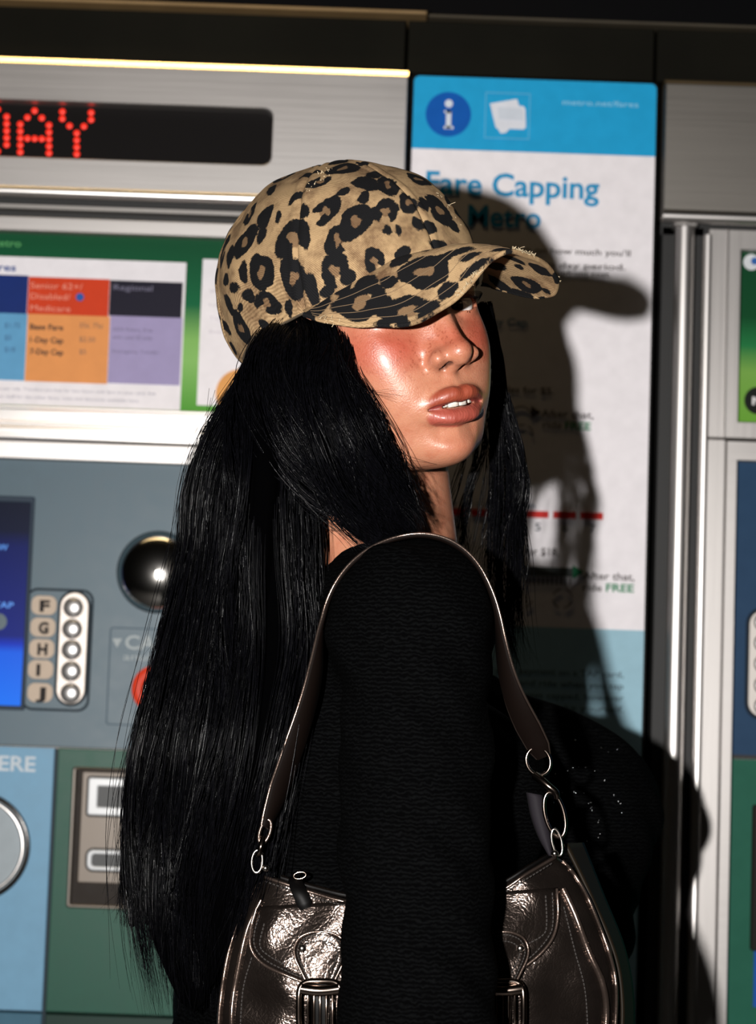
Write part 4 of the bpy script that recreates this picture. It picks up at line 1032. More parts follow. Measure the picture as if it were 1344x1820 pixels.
def slab(name, x0, x1, z0, z1, y0, y1, m, parent, rad=0.0, bev=0.0, corners=None):
    """plate between y0 (front) and y1 (back) with rounded corners and a bevelled front edge"""
    cx, cz, w_, h_ = (x0 + x1) / 2, (z0 + z1) / 2, x1 - x0, z1 - z0
    b = np.array(parent.location) if parent is not None else np.zeros(3)
    P0 = rr(w_, h_, rad); P1 = rr(w_ - 2 * bev, h_ - 2 * bev, max(rad - bev, 0.0)) if bev else None
    bm = bmesh.new(); rings = []
    if bev: rings.append([bm.verts.new(Vector((cx + x, y0, cz + z)) - Vector(b)) for x, z in P1])
    rings.append([bm.verts.new(Vector((cx + x, y0 + bev, cz + z)) - Vector(b)) for x, z in P0])
    rings.append([bm.verts.new(Vector((cx + x, y1, cz + z)) - Vector(b)) for x, z in P0])
    bm.faces.new(rings[0]); bm.faces.new(rings[-1][::-1])
    for a, c in zip(rings[:-1], rings[1:]):
        if len(a) != len(c): continue
        n = len(a)
        for i in range(n): bm.faces.new((a[i], c[i], c[(i + 1) % n], a[(i + 1) % n]))
    bmesh.ops.recalc_face_normals(bm, faces=bm.faces[:])
    return bm_obj(name, bm, m, parent)
def frame(name, o, i, y0, y1, m, parent, ro=0.0, ri=0.0, bev=0.0):
    """frame with a rectangular hole: o and i are (x0, x1, z0, z1)"""
    b = np.array(parent.location) if parent is not None else np.zeros(3)
    ro, ri = max(ro, 1e-4), max(ri, 1e-4)
    def ring(R, r, y):
        cx, cz = (R[0] + R[1]) / 2, (R[2] + R[3]) / 2
        return [bm.verts.new(Vector((cx + x, y, cz + z)) - Vector(b)) for x, z in rr(R[1] - R[0], R[3] - R[2], r)]
    bm = bmesh.new(); sh = lambda R, d: (R[0] - d, R[1] + d, R[2] - d, R[3] + d)
    r0 = ring(o, ro, y1); r1 = ring(o, ro, y0 + bev); r2 = ring(sh(o, -bev), ro, y0) if bev else r1
    r3 = ring(sh(i, bev), ri, y0) if bev else ring(i, ri, y0); r4 = ring(i, ri, y0 + bev) if bev else r3; r5 = ring(i, ri, y1)
    seq = [r0, r1] + ([r2] if bev else []) + [r3] + ([r4] if bev else []) + [r5, r0]
    for a, c in zip(seq[:-1], seq[1:]):
        n = len(a)
        for k in range(n): bm.faces.new((a[k], a[(k + 1) % n], c[(k + 1) % n], c[k]))
    bmesh.ops.recalc_face_normals(bm, faces=bm.faces[:])
    return bm_obj(name, bm, m, parent)
def rod(name, p0, p1, r, m, parent, k=20, yscale=1.0):
    V, F = tube_np(np.array([p0, (np.array(p0) + np.array(p1)) / 2, p1]), r, k)
    b = np.array(parent.location) if parent is not None else np.zeros(3)
    return from_arrays(name, V - b, F, m, parent)
def disc(name, c, r, y0, y1, m, parent, n=40, bev=0.0, inner=0.0):
    b = np.array(parent.location); bm = bmesh.new()
    if inner:
        prof = [(inner, y1), (inner, y0 + bev), (inner + bev, y0), (r - bev, y0), (r, y0 + bev), (r, y1)]
    else: prof = [(r - bev, y0), (r, y0 + bev), (r, y1)] if bev else [(r, y0), (r, y1)]
    rings = [[bm.verts.new(Vector((c[0] + q * math.cos(2 * math.pi * i / n), y, c[2] + q * math.sin(2 * math.pi * i / n))) - Vector(b)) for i in range(n)] for q, y in prof]
    if not inner: bm.faces.new(rings[0]); bm.faces.new(rings[-1][::-1])
    seq = rings + ([rings[0]] if inner else [])
    for a, d in zip(seq[:-1], seq[1:]):
        for i in range(n): bm.faces.new((a[i], d[i], d[(i + 1) % n], a[(i + 1) % n]))
    bmesh.ops.recalc_face_normals(bm, faces=bm.faces[:])
    return bm_obj(name, bm, m, parent, bool(bev))
def dome(name, c, r, hgt, y0, m, parent, n=32):
    b = np.array(parent.location); e = np.linspace(0, np.pi / 2 - 0.02, 12)[:, None]; a = np.linspace(0, 2 * np.pi, n, endpoint=False)[None]
    V = np.stack([c[0] + r * np.cos(e) * np.cos(a), y0 - hgt * np.sin(e) * np.ones_like(a), c[2] + r * np.cos(e) * np.sin(a)], -1).reshape(-1, 3) - b
    return from_arrays(name, V, grid_faces(12, n, True)[:, ::-1], m, parent)
def text(s, px, py, hpx, Y, m, parent, wpx=None, name='lettering', bold=0.0, align='LEFT'):
    """flat print: px, py = left end of the baseline, hpx = capital height, wpx = printed width"""
    cu = bpy.data.curves.new(name, 'FONT'); cu.body = s; cu.size = 1.0; cu.extrude = 0.0; cu.offset = bold; cu.resolution_u = 3
    t = bpy.data.objects.new('tmp_text', cu); COL.objects.link(t); bpy.context.view_layer.update()
    me = bpy.data.meshes.new_from_object(t.evaluated_get(bpy.context.evaluated_depsgraph_get()))
    bpy.data.objects.remove(t); bpy.data.curves.remove(cu)
    n = len(me.vertices); co = np.empty(n * 3, np.float32); me.vertices.foreach_get('co', co); co = co.reshape(-1, 3)
    sc = hpx * Y / F_PX / 0.70; w0 = co[:, 0].max() - co[:, 0].min()
    sx = sc if wpx is None else (wpx * Y / F_PX) / w0
    p = unproj(px, py, Y); b = np.array(parent.location) if parent.type == 'EMPTY' else np.array(parent.parent.location)
    x = p[0] + (co[:, 0] - co[:, 0].min()) * sx
    V = np.stack([x, np.full(n, Y), p[2] + co[:, 1] * sc], -1) - b
    me.vertices.foreach_set('co', V.astype(np.float32).ravel()); me.update(); me.name = name
    return link_obj(name, me, m, parent)
YW = 2.25
WHITE_P = paint(222, 218, 222, 0.5, 0.15, 1.12)

def build_setting():
    def S(o): o['kind'] = 'structure'; return o
    wall = noise_mat('wall_dark', (0.012, 0.011, 0.009, 1), 0.7); flo = noise_mat('floor_stone', (0.10, 0.095, 0.09, 1), 0.55, 0, (6, 6, 6), 0.25)
    S(slab('wall_back', -2.5, 2.8, 0.0, 3.0, 2.42, 2.5, wall, None))
    S(slab('floor', -2.5, 2.8, -0.05, 0.0, -1.5, 2.5, flo, None))
    # dark bulkhead above the machines, cut into panels, with a thin ledge line
    z0 = unproj(722, 130, YW)[2]; 
    xa = [-1.6, unproj(723, 80, YW)[0], unproj(1168, 80, YW)[0], 1.5]
    zl = unproj(600, 22, YW)[2]
    hd = noise_mat('bulkhead_enamel', (0.007, 0.0065, 0.0045, 1), 0.7, 0, (9, 9, 9), 0.2, 0.0, 0.05)
    for k in range(3):
        S(slab('trim_%d' % (k + 1), xa[k] + 0.0015, xa[k + 1] - 0.0015, z0 + 0.004, zl - 0.002, 2.262, 2.42, hd, None, 0, 0.001))
    tan = noise_mat('tan_ledge', (0.30, 0.20, 0.095, 1), 0.5, 0.4)
    S(slab('trim_4', xa[0], xa[1] + 0.02, zl, zl + 0.0036, 2.245, 2.42, tan, None, 0, 0.001))
    S(slab('trim_5', xa[1] + 0.022, xa[3], zl - 0.001, zl + 0.002, 2.250, 2.42, noise_mat('dull_ledge', (0.05, 0.04, 0.025, 1), 0.6), None, 0, 0.001))
    S(slab('trim_6', xa[0], xa[3], zl + 0.005, 2.9, 2.30, 2.42, mat('soffit', (0.003, 0.003, 0.0035, 1), 0.8, spec=0.05), None))


def build_machine_left():
    root = empty('ticket_machine', (-0.12, 2.30, 0.0), 'steel ticket machine with red LED letters and lettered buttons left of the fare sign', 'ticket machine')
    XR = unproj(723, 220, YW)[0]; XL = unproj(-490, 220, YW)[0]
    Z = lambda x, y, Y=YW: unproj(x, y, Y)[2]
    X = lambda x, y, Y=YW: unproj(x, y, Y)[0]
    # --- header fascia with the LED window
    yf = 2.232
    zt = Z(722, 135, yf); zb = Z(435, 350, yf)
    win = RC(-240, 483, 240, 192, 292, 440, yf)
    frame('header_fascia', (XL, XR, zb, zt), win, yf, 2.262, ST, root, 0.0, 0.010, 0.0012)
    # polished ledge on top (chamfer looking up) and rolled lower edge
    V = []; 
    prof = [(yf, zt), (yf + 0.0001, zt + 0.0002), (yf + 0.0031, zt + 0.0062), (2.262, zt + 0.0066), (2.262, zt)]
    for x in (XL, XR):
        for y, z in prof: V.append((x, y, z))
    from_arrays('top_ledge', np.array(V) - np.array(root.location), np.array([[i, 5 + i, 5 + (i + 1) % 5, (i + 1) % 5] for i in range(5)]), mat('warm_lit_ledge', (0.95, 0.80, 0.50, 1), 0.16, 1.0), root, False)  # steel ledge; the lamp's warm reflection is put into its gold colour
    rod('lower_roll', (XL, yf + 0.004, zb - 0.001), (XR, yf + 0.004, zb - 0.001), 0.0062, STP, root)
    disp = slab('led_display', win[0] - 0.004, win[1] + 0.004, win[2] - 0.004, win[3] + 0.004, 2.250, 2.258, mat('led_window', (0.004, 0.003, 0.003, 1), 0.6, spec=0.1), root)
    led = mat('led_red', (0.4, 0.01, 0.01, 1), 0.4, emit=(1.0, 0.035, 0.012, 1), estr=0.9)
    p0 = unproj(137, 244, 2.2495); pitch = 12.8 * 2.25 / F_PX
    zrow = lambda r: unproj(137, 197 + 13.0 * r, 2.249)[2]
    base = np.array(root.location)
    G = {'D': (-1.45, ["1110", "1001", "1001", "1001", "1001", "1001", "1110"]), 'A': (36, ["00100", "01010", "10001", "10001", "11111", "10001", "10001"]), 'Y': (111, ["10001", "10001", "01010", "00100", "00100", "00100", "00100"])}
    e = np.linspace(0.0, np.pi / 2 - 0.05, 4)[:, None]; a = np.linspace(0, 2 * np.pi, 12, endpoint=False)[None]
    Vd = np.stack([0.0034 * np.cos(e) * np.cos(a), -0.0014 * np.sin(e) * np.ones_like(a), 0.0034 * np.cos(e) * np.sin(a)], -1).reshape(-1, 3)
    led_me = None
    def dot(px, r):
        nonlocal led_me
        c = np.array([unproj(px, 195 + 12.4 * r, 2.2495)[0], 2.2495, unproj(80, 197.5 + 12.4 * r, 2.2495)[2]])
        if led_me is None: o0 = from_arrays('led', Vd, grid_faces(4, 12, True)[:, ::-1], led, disp); led_me = o0.data; o0.location = c - base
        else: o = bpy.data.objects.new('led', led_me); COL.objects.link(o); o.parent = disp; o.location = c - base
    for ch, x0 in (('D', -37), ('A', 36), ('Y', 111)):
        for r, row in enumerate(G[ch][1]):
            for c_, b in enumerate(row):
                if b == '1': dot(x0 + 12.8 * c_ * (1.0 if ch != 'D' else 1.27) , r)
    # --- shadow gap under the header, then the upper frame with the fare table
    slab('shadow_gap', XL, XR, Z(0, 398), zb, 2.258, 2.29, BLACK, root)
    slab('gap_rail', XL, XR, Z(0, 372), Z(0, 362), 2.245, 2.262, STD, root, 0, 0.001)
    o = (XL, XR, Z(380, 830), Z(0, 388)); inn = (X(-300, 600), XR - 0.030, Z(0, 722), Z(0, 414))
    frame('poster_frame', o, inn, 2.236, 2.262, ST, root, 0.0, 0.0, 0.001)
    for yy, h in ((757, 0.0016), (788, 0.0014)):
        slab('frame_groove', XL, XR, Z(0, yy), Z(0, yy) + h, 2.2355, 2.240, STD, root)
    slab('frame_lip', XL, XR, Z(0, 786), Z(0, 759), 2.228, 2.238, STP, root, 0, 0.003)
    slab('frame_lip', XL, XR, Z(0, 752), Z(0, 728), 2.231, 2.238, STP, root, 0, 0.002)
    # green poster with the fare table
    gm = mat('green_print', (0.02, 0.16, 0.06, 1), 0.5, spec=0.1); g = NT(gm)
    sx = g.n('ShaderNodeSeparateXYZ', ins={0: g.coord()})
    zz = g.math('SUBTRACT', sx.outputs[2], float(Z(0, 722)))
    g.link(g.ramp(g.math('DIVIDE', zz, float(Z(0, 414) - Z(0, 722))), [(0.0, pc(70, 140, 45)), (0.30, pc(125, 175, 95)), (0.42, pc(120, 170, 90)), (0.62, pc(10, 92, 56)), (1.0, pc(6, 66, 38))]), g.p.inputs['Base Color'])
    yp = 2.2505
    slab('poster', inn[0], inn[1], inn[2], inn[3], yp, yp + 0.003, gm, root)
    R = lambda a, b, c, d, k: RC(a, b, (c + d) / 2, c, d, (a + b) / 2 if a > 0 else b / 2, yp - 0.0006 * k)
    def pr(name, a, b, c, d, m, k=1): r = R(a, b, c, d, k); return slab(name, *r, yp - 0.0006 * k, yp, m, root)
    pr('fare_table', -250, 326, 461, 724, WHITE_P); pr('poster_column', 355, 690, 466, 726, WHITE_P)
    pr('table_heading', -40, 49, 489, 557, paint(14, 42, 110), 2); pr('table_heading', 49.5, 194, 494, 560, paint(205, 62, 26), 2); pr('table_heading', 194.5, 324, 500, 563, paint(26, 24, 40), 2)
    pr('table_cell', -40, 46, 557, 676, paint(96, 158, 200), 2); pr('table_cell', 46.5, 193, 560, 680, paint(226, 150, 88), 2); pr('table_cell', 193.5, 322, 563, 683, paint(160, 150, 190), 2)
    yt = yp - 0.0016; dk = paint(60, 50, 50); wt = paint(226, 150, 130); gy = paint(150, 150, 165); nv = paint(30, 70, 140)
    T = lambda s, x, y, h, m, w=None, b=0.0: text(s, x, y, h, yt, m, root, w, bold=b)
    T('Metro', -18, 437, 13, paint(90, 165, 100), 56, 0.008)
    T('Fares', -26, 480, 13, nv, 55, 0.02)
    T('Senior 62+/', 54, 512, 11, wt, 94); T('Disabled/', 54, 531, 11, wt, 72); T('Medicare', 54, 552, 11, wt, 72)
    disc('info_dot', unproj(142, 528, yt), 0.0042, yt, yt + 0.001, paint(40, 90, 170), root, 20)
    T('Regional', 202, 515, 10, paint(120, 118, 140), 70)
    for s, y in (('Base Fare', 585), ('1-Day Cap', 608), ('7-Day Cap', 629)): T(s, 53, y, 10, dk, 60, 0.025)
    for s, y in (('35\u00a2, 75\u00a2', 582), ('$2.50', 607), ('$5', 629)): T(s, 141, y, 9, paint(120, 100, 90), None, 0.0)
    for s, y in (('$1.75', 582), ('$5', 604), ('$18', 625)): T(s, 8, y, 9, paint(70, 110, 150), None, 0.005)
    for s, y in (('ADA Riders, Free', 588), ('with valid ID only', 602), ('Interagency Transfer', 627)): T(s, 200, y, 7, paint(120, 112, 140), None)
    for s, y in (('Prices per ride. Transfers are free for two hours with fare on your card. Ask', 692), ('station staff for the other fares, rules and discounts available here.', 706)): T(s, -20, y, 5.5, gy, 300 if y < 700 else 270)
    for k_ in range(4): T(('Ways to pay', 'Load fare here', 'Tap to ride', 'Exact change')[k_], 372, 520 + 24 * k_, 6, paint(195, 190, 200), 70)
    # soft orange emblem at the poster's corner, mostly behind the hair
    disc('orange_emblem', unproj(428, 700, yt), 0.026, yt, yt + 0.001, paint(225, 160, 90), root, 40, 0, 0.013)
    # --- blue-grey control panel
    ybp = 2.250
    bp = paint(74, 96, 108, 0.42, 0.3)
    slab('control_panel', XL, XR, Z(200, 1330), Z(200, 812), ybp, 2.28, bp, root)
    # screen with its frame
    so = RC(-330, 54, 1060, 882, 1262, 20, ybp); si = RC(-320, 47, 1060, 893, 1254, 20, ybp)
    frame('screen_frame', so, si, ybp - 0.004, ybp + 0.001, paint(50, 62, 76), root, 0.002, 0.001, 0.001)
    sm = mat('screen', (0.003, 0.006, 0.02, 1), 0.3, spec=0.08); g = NT(sm); sx = g.n('ShaderNodeSeparateXYZ', ins={0: g.coord()})
    f = g.math('DIVIDE', g.math('SUBTRACT', sx.outputs[2], float(si[2])), float(si[3] - si[2]))
    c = g.ramp(f, [(0.0, srgb(10, 100, 215)), (0.26, srgb(12, 82, 200)), (0.30, srgb(8, 40, 160)), (0.34, srgb(6, 20, 100)), (0.78, srgb(5, 12, 70)), (0.86, srgb(5, 6, 22)), (1.0, srgb(6, 6, 10))])
    g.link(c, g.p.inputs['Emission Color']); g.p.inputs['Emission Strength'].default_value = 1.3
    scr = slab('screen', *si, ybp - 0.001, ybp + 0.001, sm, root)
    cy = mat('screen_cyan', (0.02, 0.1, 0.3, 1), 0.4, emit=srgb(40, 130, 220), estr=0.9)
    text('NEW', -22, 977, 11, ybp - 0.0015, cy, root, 36, 'screen_lettering'); text('TAP', -12, 1080, 11, ybp - 0.0015, cy, root, 36, 'screen_lettering')
    disc('screen_spot', unproj(-2, 1105, ybp), 0.0085, ybp - 0.0016, ybp - 0.001, mat('screen_green', (0.005, 0.02, 0.03, 1), 0.4, emit=srgb(8, 50, 60), estr=0.8), root, 24)
    # lettered buttons
    bez_ = RC(42, 163, 1155, 1046, 1264, 100, ybp); frame('button_bezel', bez_, (bez_[0] + 0.002, bez_[1] - 0.0025, bez_[2] + 0.0025, bez_[3] - 0.0025), ybp - 0.0012, ybp + 0.001, paint(28, 42, 52), root, 0.012, 0.010, 0.0005)
    pill = RC(104, 155, 1153, 1053, 1252, 129, ybp); slab('button_plate', *pill, ybp - 0.003, ybp, steel('satin_plate', (0.55, 0.50, 0.46, 1), 0.55), root, 0.0148, 0.0008)
    pr_ = (pill[0] - 0.0022, pill[1] + 0.0022, pill[2] - 0.0022, pill[3] + 0.0022); slab('button_surround', *pr_, ybp - 0.0014, ybp, paint(22, 34, 42), root, 0.017, 0.0004)
    beige = paint(196, 178, 160, 0.5); inkm = paint(24, 18, 18)
    chrome = mat('chrome_button', (0.80, 0.78, 0.77, 1), 0.34, 0.9)
    for ch, (lx, ly), (bx, by) in zip('FGHIJ', ((79, 1076), (77, 1115), (75, 1153), (73, 1190), (72, 1231)), ((131, 1080), (129, 1118), (128, 1155), (127, 1193), (126, 1232))):
        l = RC(lx - 23, lx + 22, ly, ly - 17, ly + 17, lx, ybp); slab('letter_tab', l[0], l[1], l[2], l[3], ybp - 0.0014, ybp, beige, root, 0.0075, 0.0004)
        text(ch, lx - 9, ly + 10, 19, ybp - 0.0018, inkm, root, 18 if ch not in 'I' else 7, 'tab_letter', 0.05)
        c = unproj(bx, by, ybp); bt = disc('push_button', c, 0.0104, ybp - 0.0045, ybp - 0.003, STD, root, 28, 0.0006, 0.0094)
        dome('button_cap', c, 0.0096, 0.0042, ybp - 0.0030, chrome, root, 24)
    # mirror dome
    c = unproj(281, 1017, ybp)
    disc('mirror_rim', c, 0.0425, ybp - 0.002, ybp, paint(30, 34, 38), root, 48, 0.0006)
    dome('convex_mirror', c, 0.0412, 0.022, ybp - 0.002, mat('mirror', (0.60, 0.58, 0.55, 1), 0.14, 1.0), root, 48)
    # cancel field
    lt = paint(168, 176, 178)
    fl = RC(192, 420, 1200, 1118, 1292, 300, ybp); frame('cancel_outline', fl, (fl[0] + 0.0012, fl[1] - 0.0012, fl[2] + 0.0012, fl[3] - 0.0012), ybp - 0.0006, ybp + 0.001, paint(62, 82, 96), root, 0.003, 0.002)
    text('CANCEL', 222, 1153, 24, ybp - 0.0005, lt, root, 150, 'cancel_lettering', 0.02); text('anular', 219, 1173, 13, ybp - 0.0005, lt, root, 74, 'cancel_lettering', 0.0)
    bm = bmesh.new(); b_ = Vector(root.location); q = [unproj(200, 1135, ybp), unproj(217, 1135, ybp), unproj(208, 1151, ybp)]
    vs_ = [bm.verts.new(Vector((p[0], ybp - 0.0005, p[2])) - b_) for p in q]; vs2 = [bm.verts.new(Vector((p[0], ybp + 0.0002, p[2])) - b_) for p in q]
    bm.faces.new(vs_); [bm.faces.new((vs_[i], vs2[i], vs2[(i + 1) % 3], vs_[(i + 1) % 3])) for i in range(3)]; bm_obj('arrow_mark', bm, lt, root)
    c = unproj(277, 1225, ybp); disc('red_ring', c, 0.0245, ybp - 0.0035, ybp, paint(214, 62, 34, 0.4), root, 44, 0.001, 0.0125)
    o = disc('cancel_button', c, 0.0125, ybp - 0.0025, ybp, chrome, root, 32, 0.003)
    # --- lower panels
    ylp = 2.246
    slab('panel_seam', XL, XR, Z(200, 1332), Z(200, 1322), 2.252, 2.27, paint(60, 70, 74), root)
    xb = X(96, 1400, ylp)
    slab('blue_panel', XL, xb - 0.0012, Z(50, 1796), Z(50, 1328), ylp, 2.28, paint(110, 156, 186, 0.42, 0.2), root, 0, 0.0008)
    slab('blue_panel_foot', XL, xb - 0.0012, 0.12, Z(50, 1800), ylp, 2.28, paint(66, 104, 124, 0.42), root, 0, 0.0008)
    slab('green_panel', xb + 0.0025, XR, Z(250, 1803), Z(200, 1333), ylp, 2.28, paint(28, 80, 64, 0.42, 0.2), root, 0, 0.0008)
    slab('green_panel_foot', xb + 0.0025, XR, 0.12, Z(250, 1807), ylp, 2.28, paint(12, 46, 38, 0.42, 0.2), root, 0, 0.0008)
    slab('upright_seam', xb - 0.0011, xb + 0.0024, 0.12, Z(97, 1330), ylp + 0.001, 2.28, paint(40, 52, 60), root)
    text('HERE', -34, 1368, 26, ylp - 0.0005, paint(196, 206, 214), root, 96, 'panel_lettering', 0.02)
    c = unproj(-43, 1504, ylp); R_ = 91 * ylp / F_PX
    disc('dish_rim', c, R_ + 0.003, ylp - 0.004, ylp, GLOSSB, root, 64, 0.001, R_ - 0.002)
    disc('dish', c, R_ - 0.001, ylp - 0.0015, ylp, paint(156, 166, 172, 0.35), root, 64); 
    disc('dish_ring', c, R_ - 0.003, ylp - 0.003, ylp - 0.001, STP, root, 64, 0.001, R_ - 0.0065)
    # receipt and card slots
    uo = RC(125, 345, 1490, 1364, 1614, 180, ylp); ui = (uo[0] + 0.0045, uo[1] - 0.0045, uo[2] + 0.004, uo[3] - 0.003)
    frame('slot_housing', uo, ui, ylp - 0.010, ylp + 0.002, noise_mat('bronze_steel', (0.12, 0.105, 0.09, 1), 0.4, 0.6), root, 0.003, 0.002, 0.0015)
    slab('slot_recess', *ui, ylp - 0.001, ylp + 0.001, paint(36, 28, 22), root)
    pl = RC(142, 335, 1470, 1372, 1570, 180, ylp - 0.006); slab('slot_plate', *pl, ylp - 0.006, ylp - 0.001, noise_mat('taupe_metal', pc(100, 90, 80), 0.45, 0.2), root, 0.002, 0.001)
    for a, b, c_, d, wdt, rad in ((157, 320, 1382, 1448, 0.0095, 0.002), (155, 320, 1510, 1546, 0.0045, 0.006)):
        s = RC(a, b, (c_ + d) / 2, c_, d, a, ylp - 0.007); ii = (s[0] + wdt, s[1] - wdt, s[2] + wdt * 0.85, s[3] - wdt * 0.85)
        frame('slot_surround', (s[0] - 0.002, s[1] + 0.002, s[2] - 0.002, s[3] + 0.002), s, ylp - 0.0075, ylp - 0.006, BLACK, root, rad + 0.002, rad, 0.0004)
        frame('slot_ring', s, ii, ylp - 0.009, ylp - 0.006, mat('bright_plastic', (0.62, 0.64, 0.66, 1), 0.3, 0.0, 0.6), root, rad, rad * 0.6, 0.001)
        slab('slot', *ii, ylp - 0.0066, ylp - 0.0060, mat('slot_dark', (0.012, 0.014, 0.015, 1), 0.5), root)
    # cabinet behind everything and side
    slab('cabinet', XL, XR, 0.0, zt + 0.002, 2.262, 2.42, STD, root)
    slab('plinth', XL, XR, 0.0, 0.12, 2.255, 2.30, STD, root)
    return root

def build_sign():
    root = empty('fare_sign', (0.14, 2.30, 0.0), 'tall white fare capping information panel with bright blue top between two ticket machines', 'sign')
    y0 = 2.247
    x0, x1 = unproj(731, 300, y0)[0], unproj(1164, 300, y0)[0]; zt = unproj(950, 142, y0)[2]; zm = unproj(950, 271, y0)[2]; zf = unproj(1120, 1120, y0)[2]; zb = 0.55
    slab('sign_case', x0 - 0.003, x1 + 0.003, zb - 0.01, zt + 0.002, y0 + 0.001, 2.42, GLOSSB, root, 0.006, 0.001)
    slab('sign_sheet', x0, x1, zb, zt - 0.02, y0, y0 + 0.002, WHITE_P, root)
    slab('blue_header', x0, x1, zm, zt, y0 - 0.0006, y0 + 0.0014, paint(30, 160, 214), root, 0.006)
    slab('header_foot', x0, x1, zm, zm + 0.012, y0 - 0.0007, y0, paint(30, 160, 214), root)
    slab('pale_blue_footer', x0, x1, zb, zf, y0 - 0.0006, y0, paint(152, 190, 206), root)
    yt = y0 - 0.0012
    T = lambda s, x, y, h, m, w=None, b=0.0: text(s, x, y, h, yt, m, root, w, bold=b)
    c = unproj(797, 203, yt); disc('info_disc', c, 0.0238, yt, yt + 0.001, paint(8, 88, 178), root, 48)
    # the serif i
    b = np.array(root.location); wm = paint(214, 222, 234); yy = yt - 0.0006
    def bar(name, a, bq, cq, d, m=wm, y=yy): r = RC(a, bq, (cq + d) / 2, cq, d, (a + bq) / 2, y); return slab(name, *r, y, yt, m, root)
    disc('letter_i', unproj(798, 184, yy), 0.0042, yy, yt, wm, root, 20); bar('letter_i', 793, 802, 196, 228); bar('letter_i', 790, 802, 196, 201); bar('letter_i', 789, 806, 224, 229)
    fr = RC(862, 942, 205, 165, 247, 902, yt); lm = paint(96, 178, 216); frame('icon_frame', fr, (fr[0] + 0.0010, fr[1] - 0.0010, fr[2] + 0.0010, fr[3] - 0.0010), yt - 0.0003, yt + 0.0008, lm, root)
    def poly(name, pts, m, y):
        bm = bmesh.new(); v0 = [bm.verts.new(Vector(unproj(p[0], p[1], y)) - Vector(b)) for p in pts]
        f = bm.faces.new(v0); r = bmesh.ops.extrude_face_region(bm, geom=[f]); bmesh.ops.translate(bm, vec=(0, 0.0006, 0), verts=[v for v in r['geom'] if isinstance(v, bmesh.types.BMVert)])
        bmesh.ops.recalc_face_normals(bm, faces=bm.faces[:]); return bm_obj(name, bm, m, root)
    wm2 = paint(222, 226, 236)
    poly('card_icon', [(871, 184), (919, 176), (923, 188), (931, 189), (934, 194), (935, 226), (931, 230), (906, 229), (899, 236), (890, 237), (886, 230), (881, 226)], wm2, yt - 0.0004)
    poly('card_icon', [(884, 190), (929, 192), (931, 214), (888, 211)], paint(206, 214, 226), yt - 0.0009)
    T('metro.net/fares', 1000, 186, 10, paint(150, 205, 228), 138)
    bl = paint(40, 146, 196); T('Fare Capping', 757, 343, 41, bl, 314, 0.022); T('on Metro', 760, 398, 38, bl, 205, 0.022)
    dk = paint(70, 62, 64); gn = paint(40, 130, 88)
    T('There is no limitation on how much you\u2019ll', 756, 443, 11, dk, 371, 0.012); T('ride in a day or seven day period.', 756, 468, 11, dk, 362, 0.012); T('No upfront cost.', 960, 489, 11, dk, 128, 0.012)
    T('1-Day Cap', 843, 577, 14, paint(50, 110, 150), 96, 0.01)
    T('3 rides for $5.', 868, 697, 12, dk, 118, 0.012); T('After that,', 962, 741, 13, dk, 94, 0.012); T('ride', 965, 761, 13, dk, 34, 0.01); T('FREE', 1004, 763, 14, gn, 47, 0.025)
    T('7-Day Cap is counted within', 776, 898, 12, paint(110, 130, 150), 176, 0.01)
    T('11 rides for $18.', 868, 984, 14, dk, 126, 0.02); T('After that,', 1036, 1029, 13, dk, 92, 0.012); T('ride', 1036, 1050, 13, dk, 34, 0.01); T('FREE', 1077, 1051, 14, gn, 50, 0.025)
    red = paint(206, 46, 40)
    for k in range(7):
        xr = 1072 - 48.5 * (6 - k); r = RC(xr - 40, xr, 917 - 0.03 * (6 - k), 911 - 1.4 * (6 - k), 923 - 1.4 * (6 - k), xr - 20, yt); slab('day_bar', *r, yt - 0.0002, yt + 0.0008, red, root)
        T(str(k + 1), xr - 24, 946 - 1.4 * (6 - k), 14, paint(60, 70, 84), 10, 0.01)
    # looping arrows
    def arc(name, cx, cy_, r, a0, a1, m, w_=2.2):
        P = np.array([unproj(cx + r * math.cos(math.radians(t)), cy_ + r * math.sin(math.radians(t)), yt - 0.0003) for t in np.linspace(a0, a1, 28)]) - b
        V, F = tube_np(P, w_ / 2 * yt / F_PX, 6); return from_arrays(name, V, F, m, root)
    for cx in (893, 926): arc('ride_arc', cx, 742, 19, 190, 350, dk)
    for k in range(3):
        arc('ride_arc', 930, 772 , 17 + 0.01 * k, 120 + 90 * k, 190 + 90 * k, dk, 2.0)
    poly('arrow_head', [(944, 722), (962, 733), (945, 744)], dk, yt - 0.0004)
    poly('arrow_head', [(1018, 1004), (1038, 1017), (1018, 1030)], gn, yt - 0.0004); bar('ride_strip', 930, 1020, 1008, 1024, paint(84, 90, 90), yt - 0.0003)
    for k in range(11): bar('ride_tick', 932 + 8 * k, 935 + 8 * k, 1026, 1040, dk, yt - 0.0003)
    for k in range(4): arc('ride_arc', 1000, 1064, 17, 20 + 90 * k, 80 + 90 * k, dk, 2.0)
    for k in range(2): arc('ride_arc', 930, 1062, 17, 20 + 90 * k, 80 + 90 * k, dk, 2.0)
    for s, y, w_ in (('Load your payment on a TAP card,', 1195, 300), ('then tap and ride when you tap', 1216, 290), ('fares are always capped, however', 1237, 300), ('many rides you make yourself.', 1257, 310)): T(s, 1108 - w_ * 0.9, y, 11, paint(90, 110, 120), w_ * 0.9, 0.012)
    return root

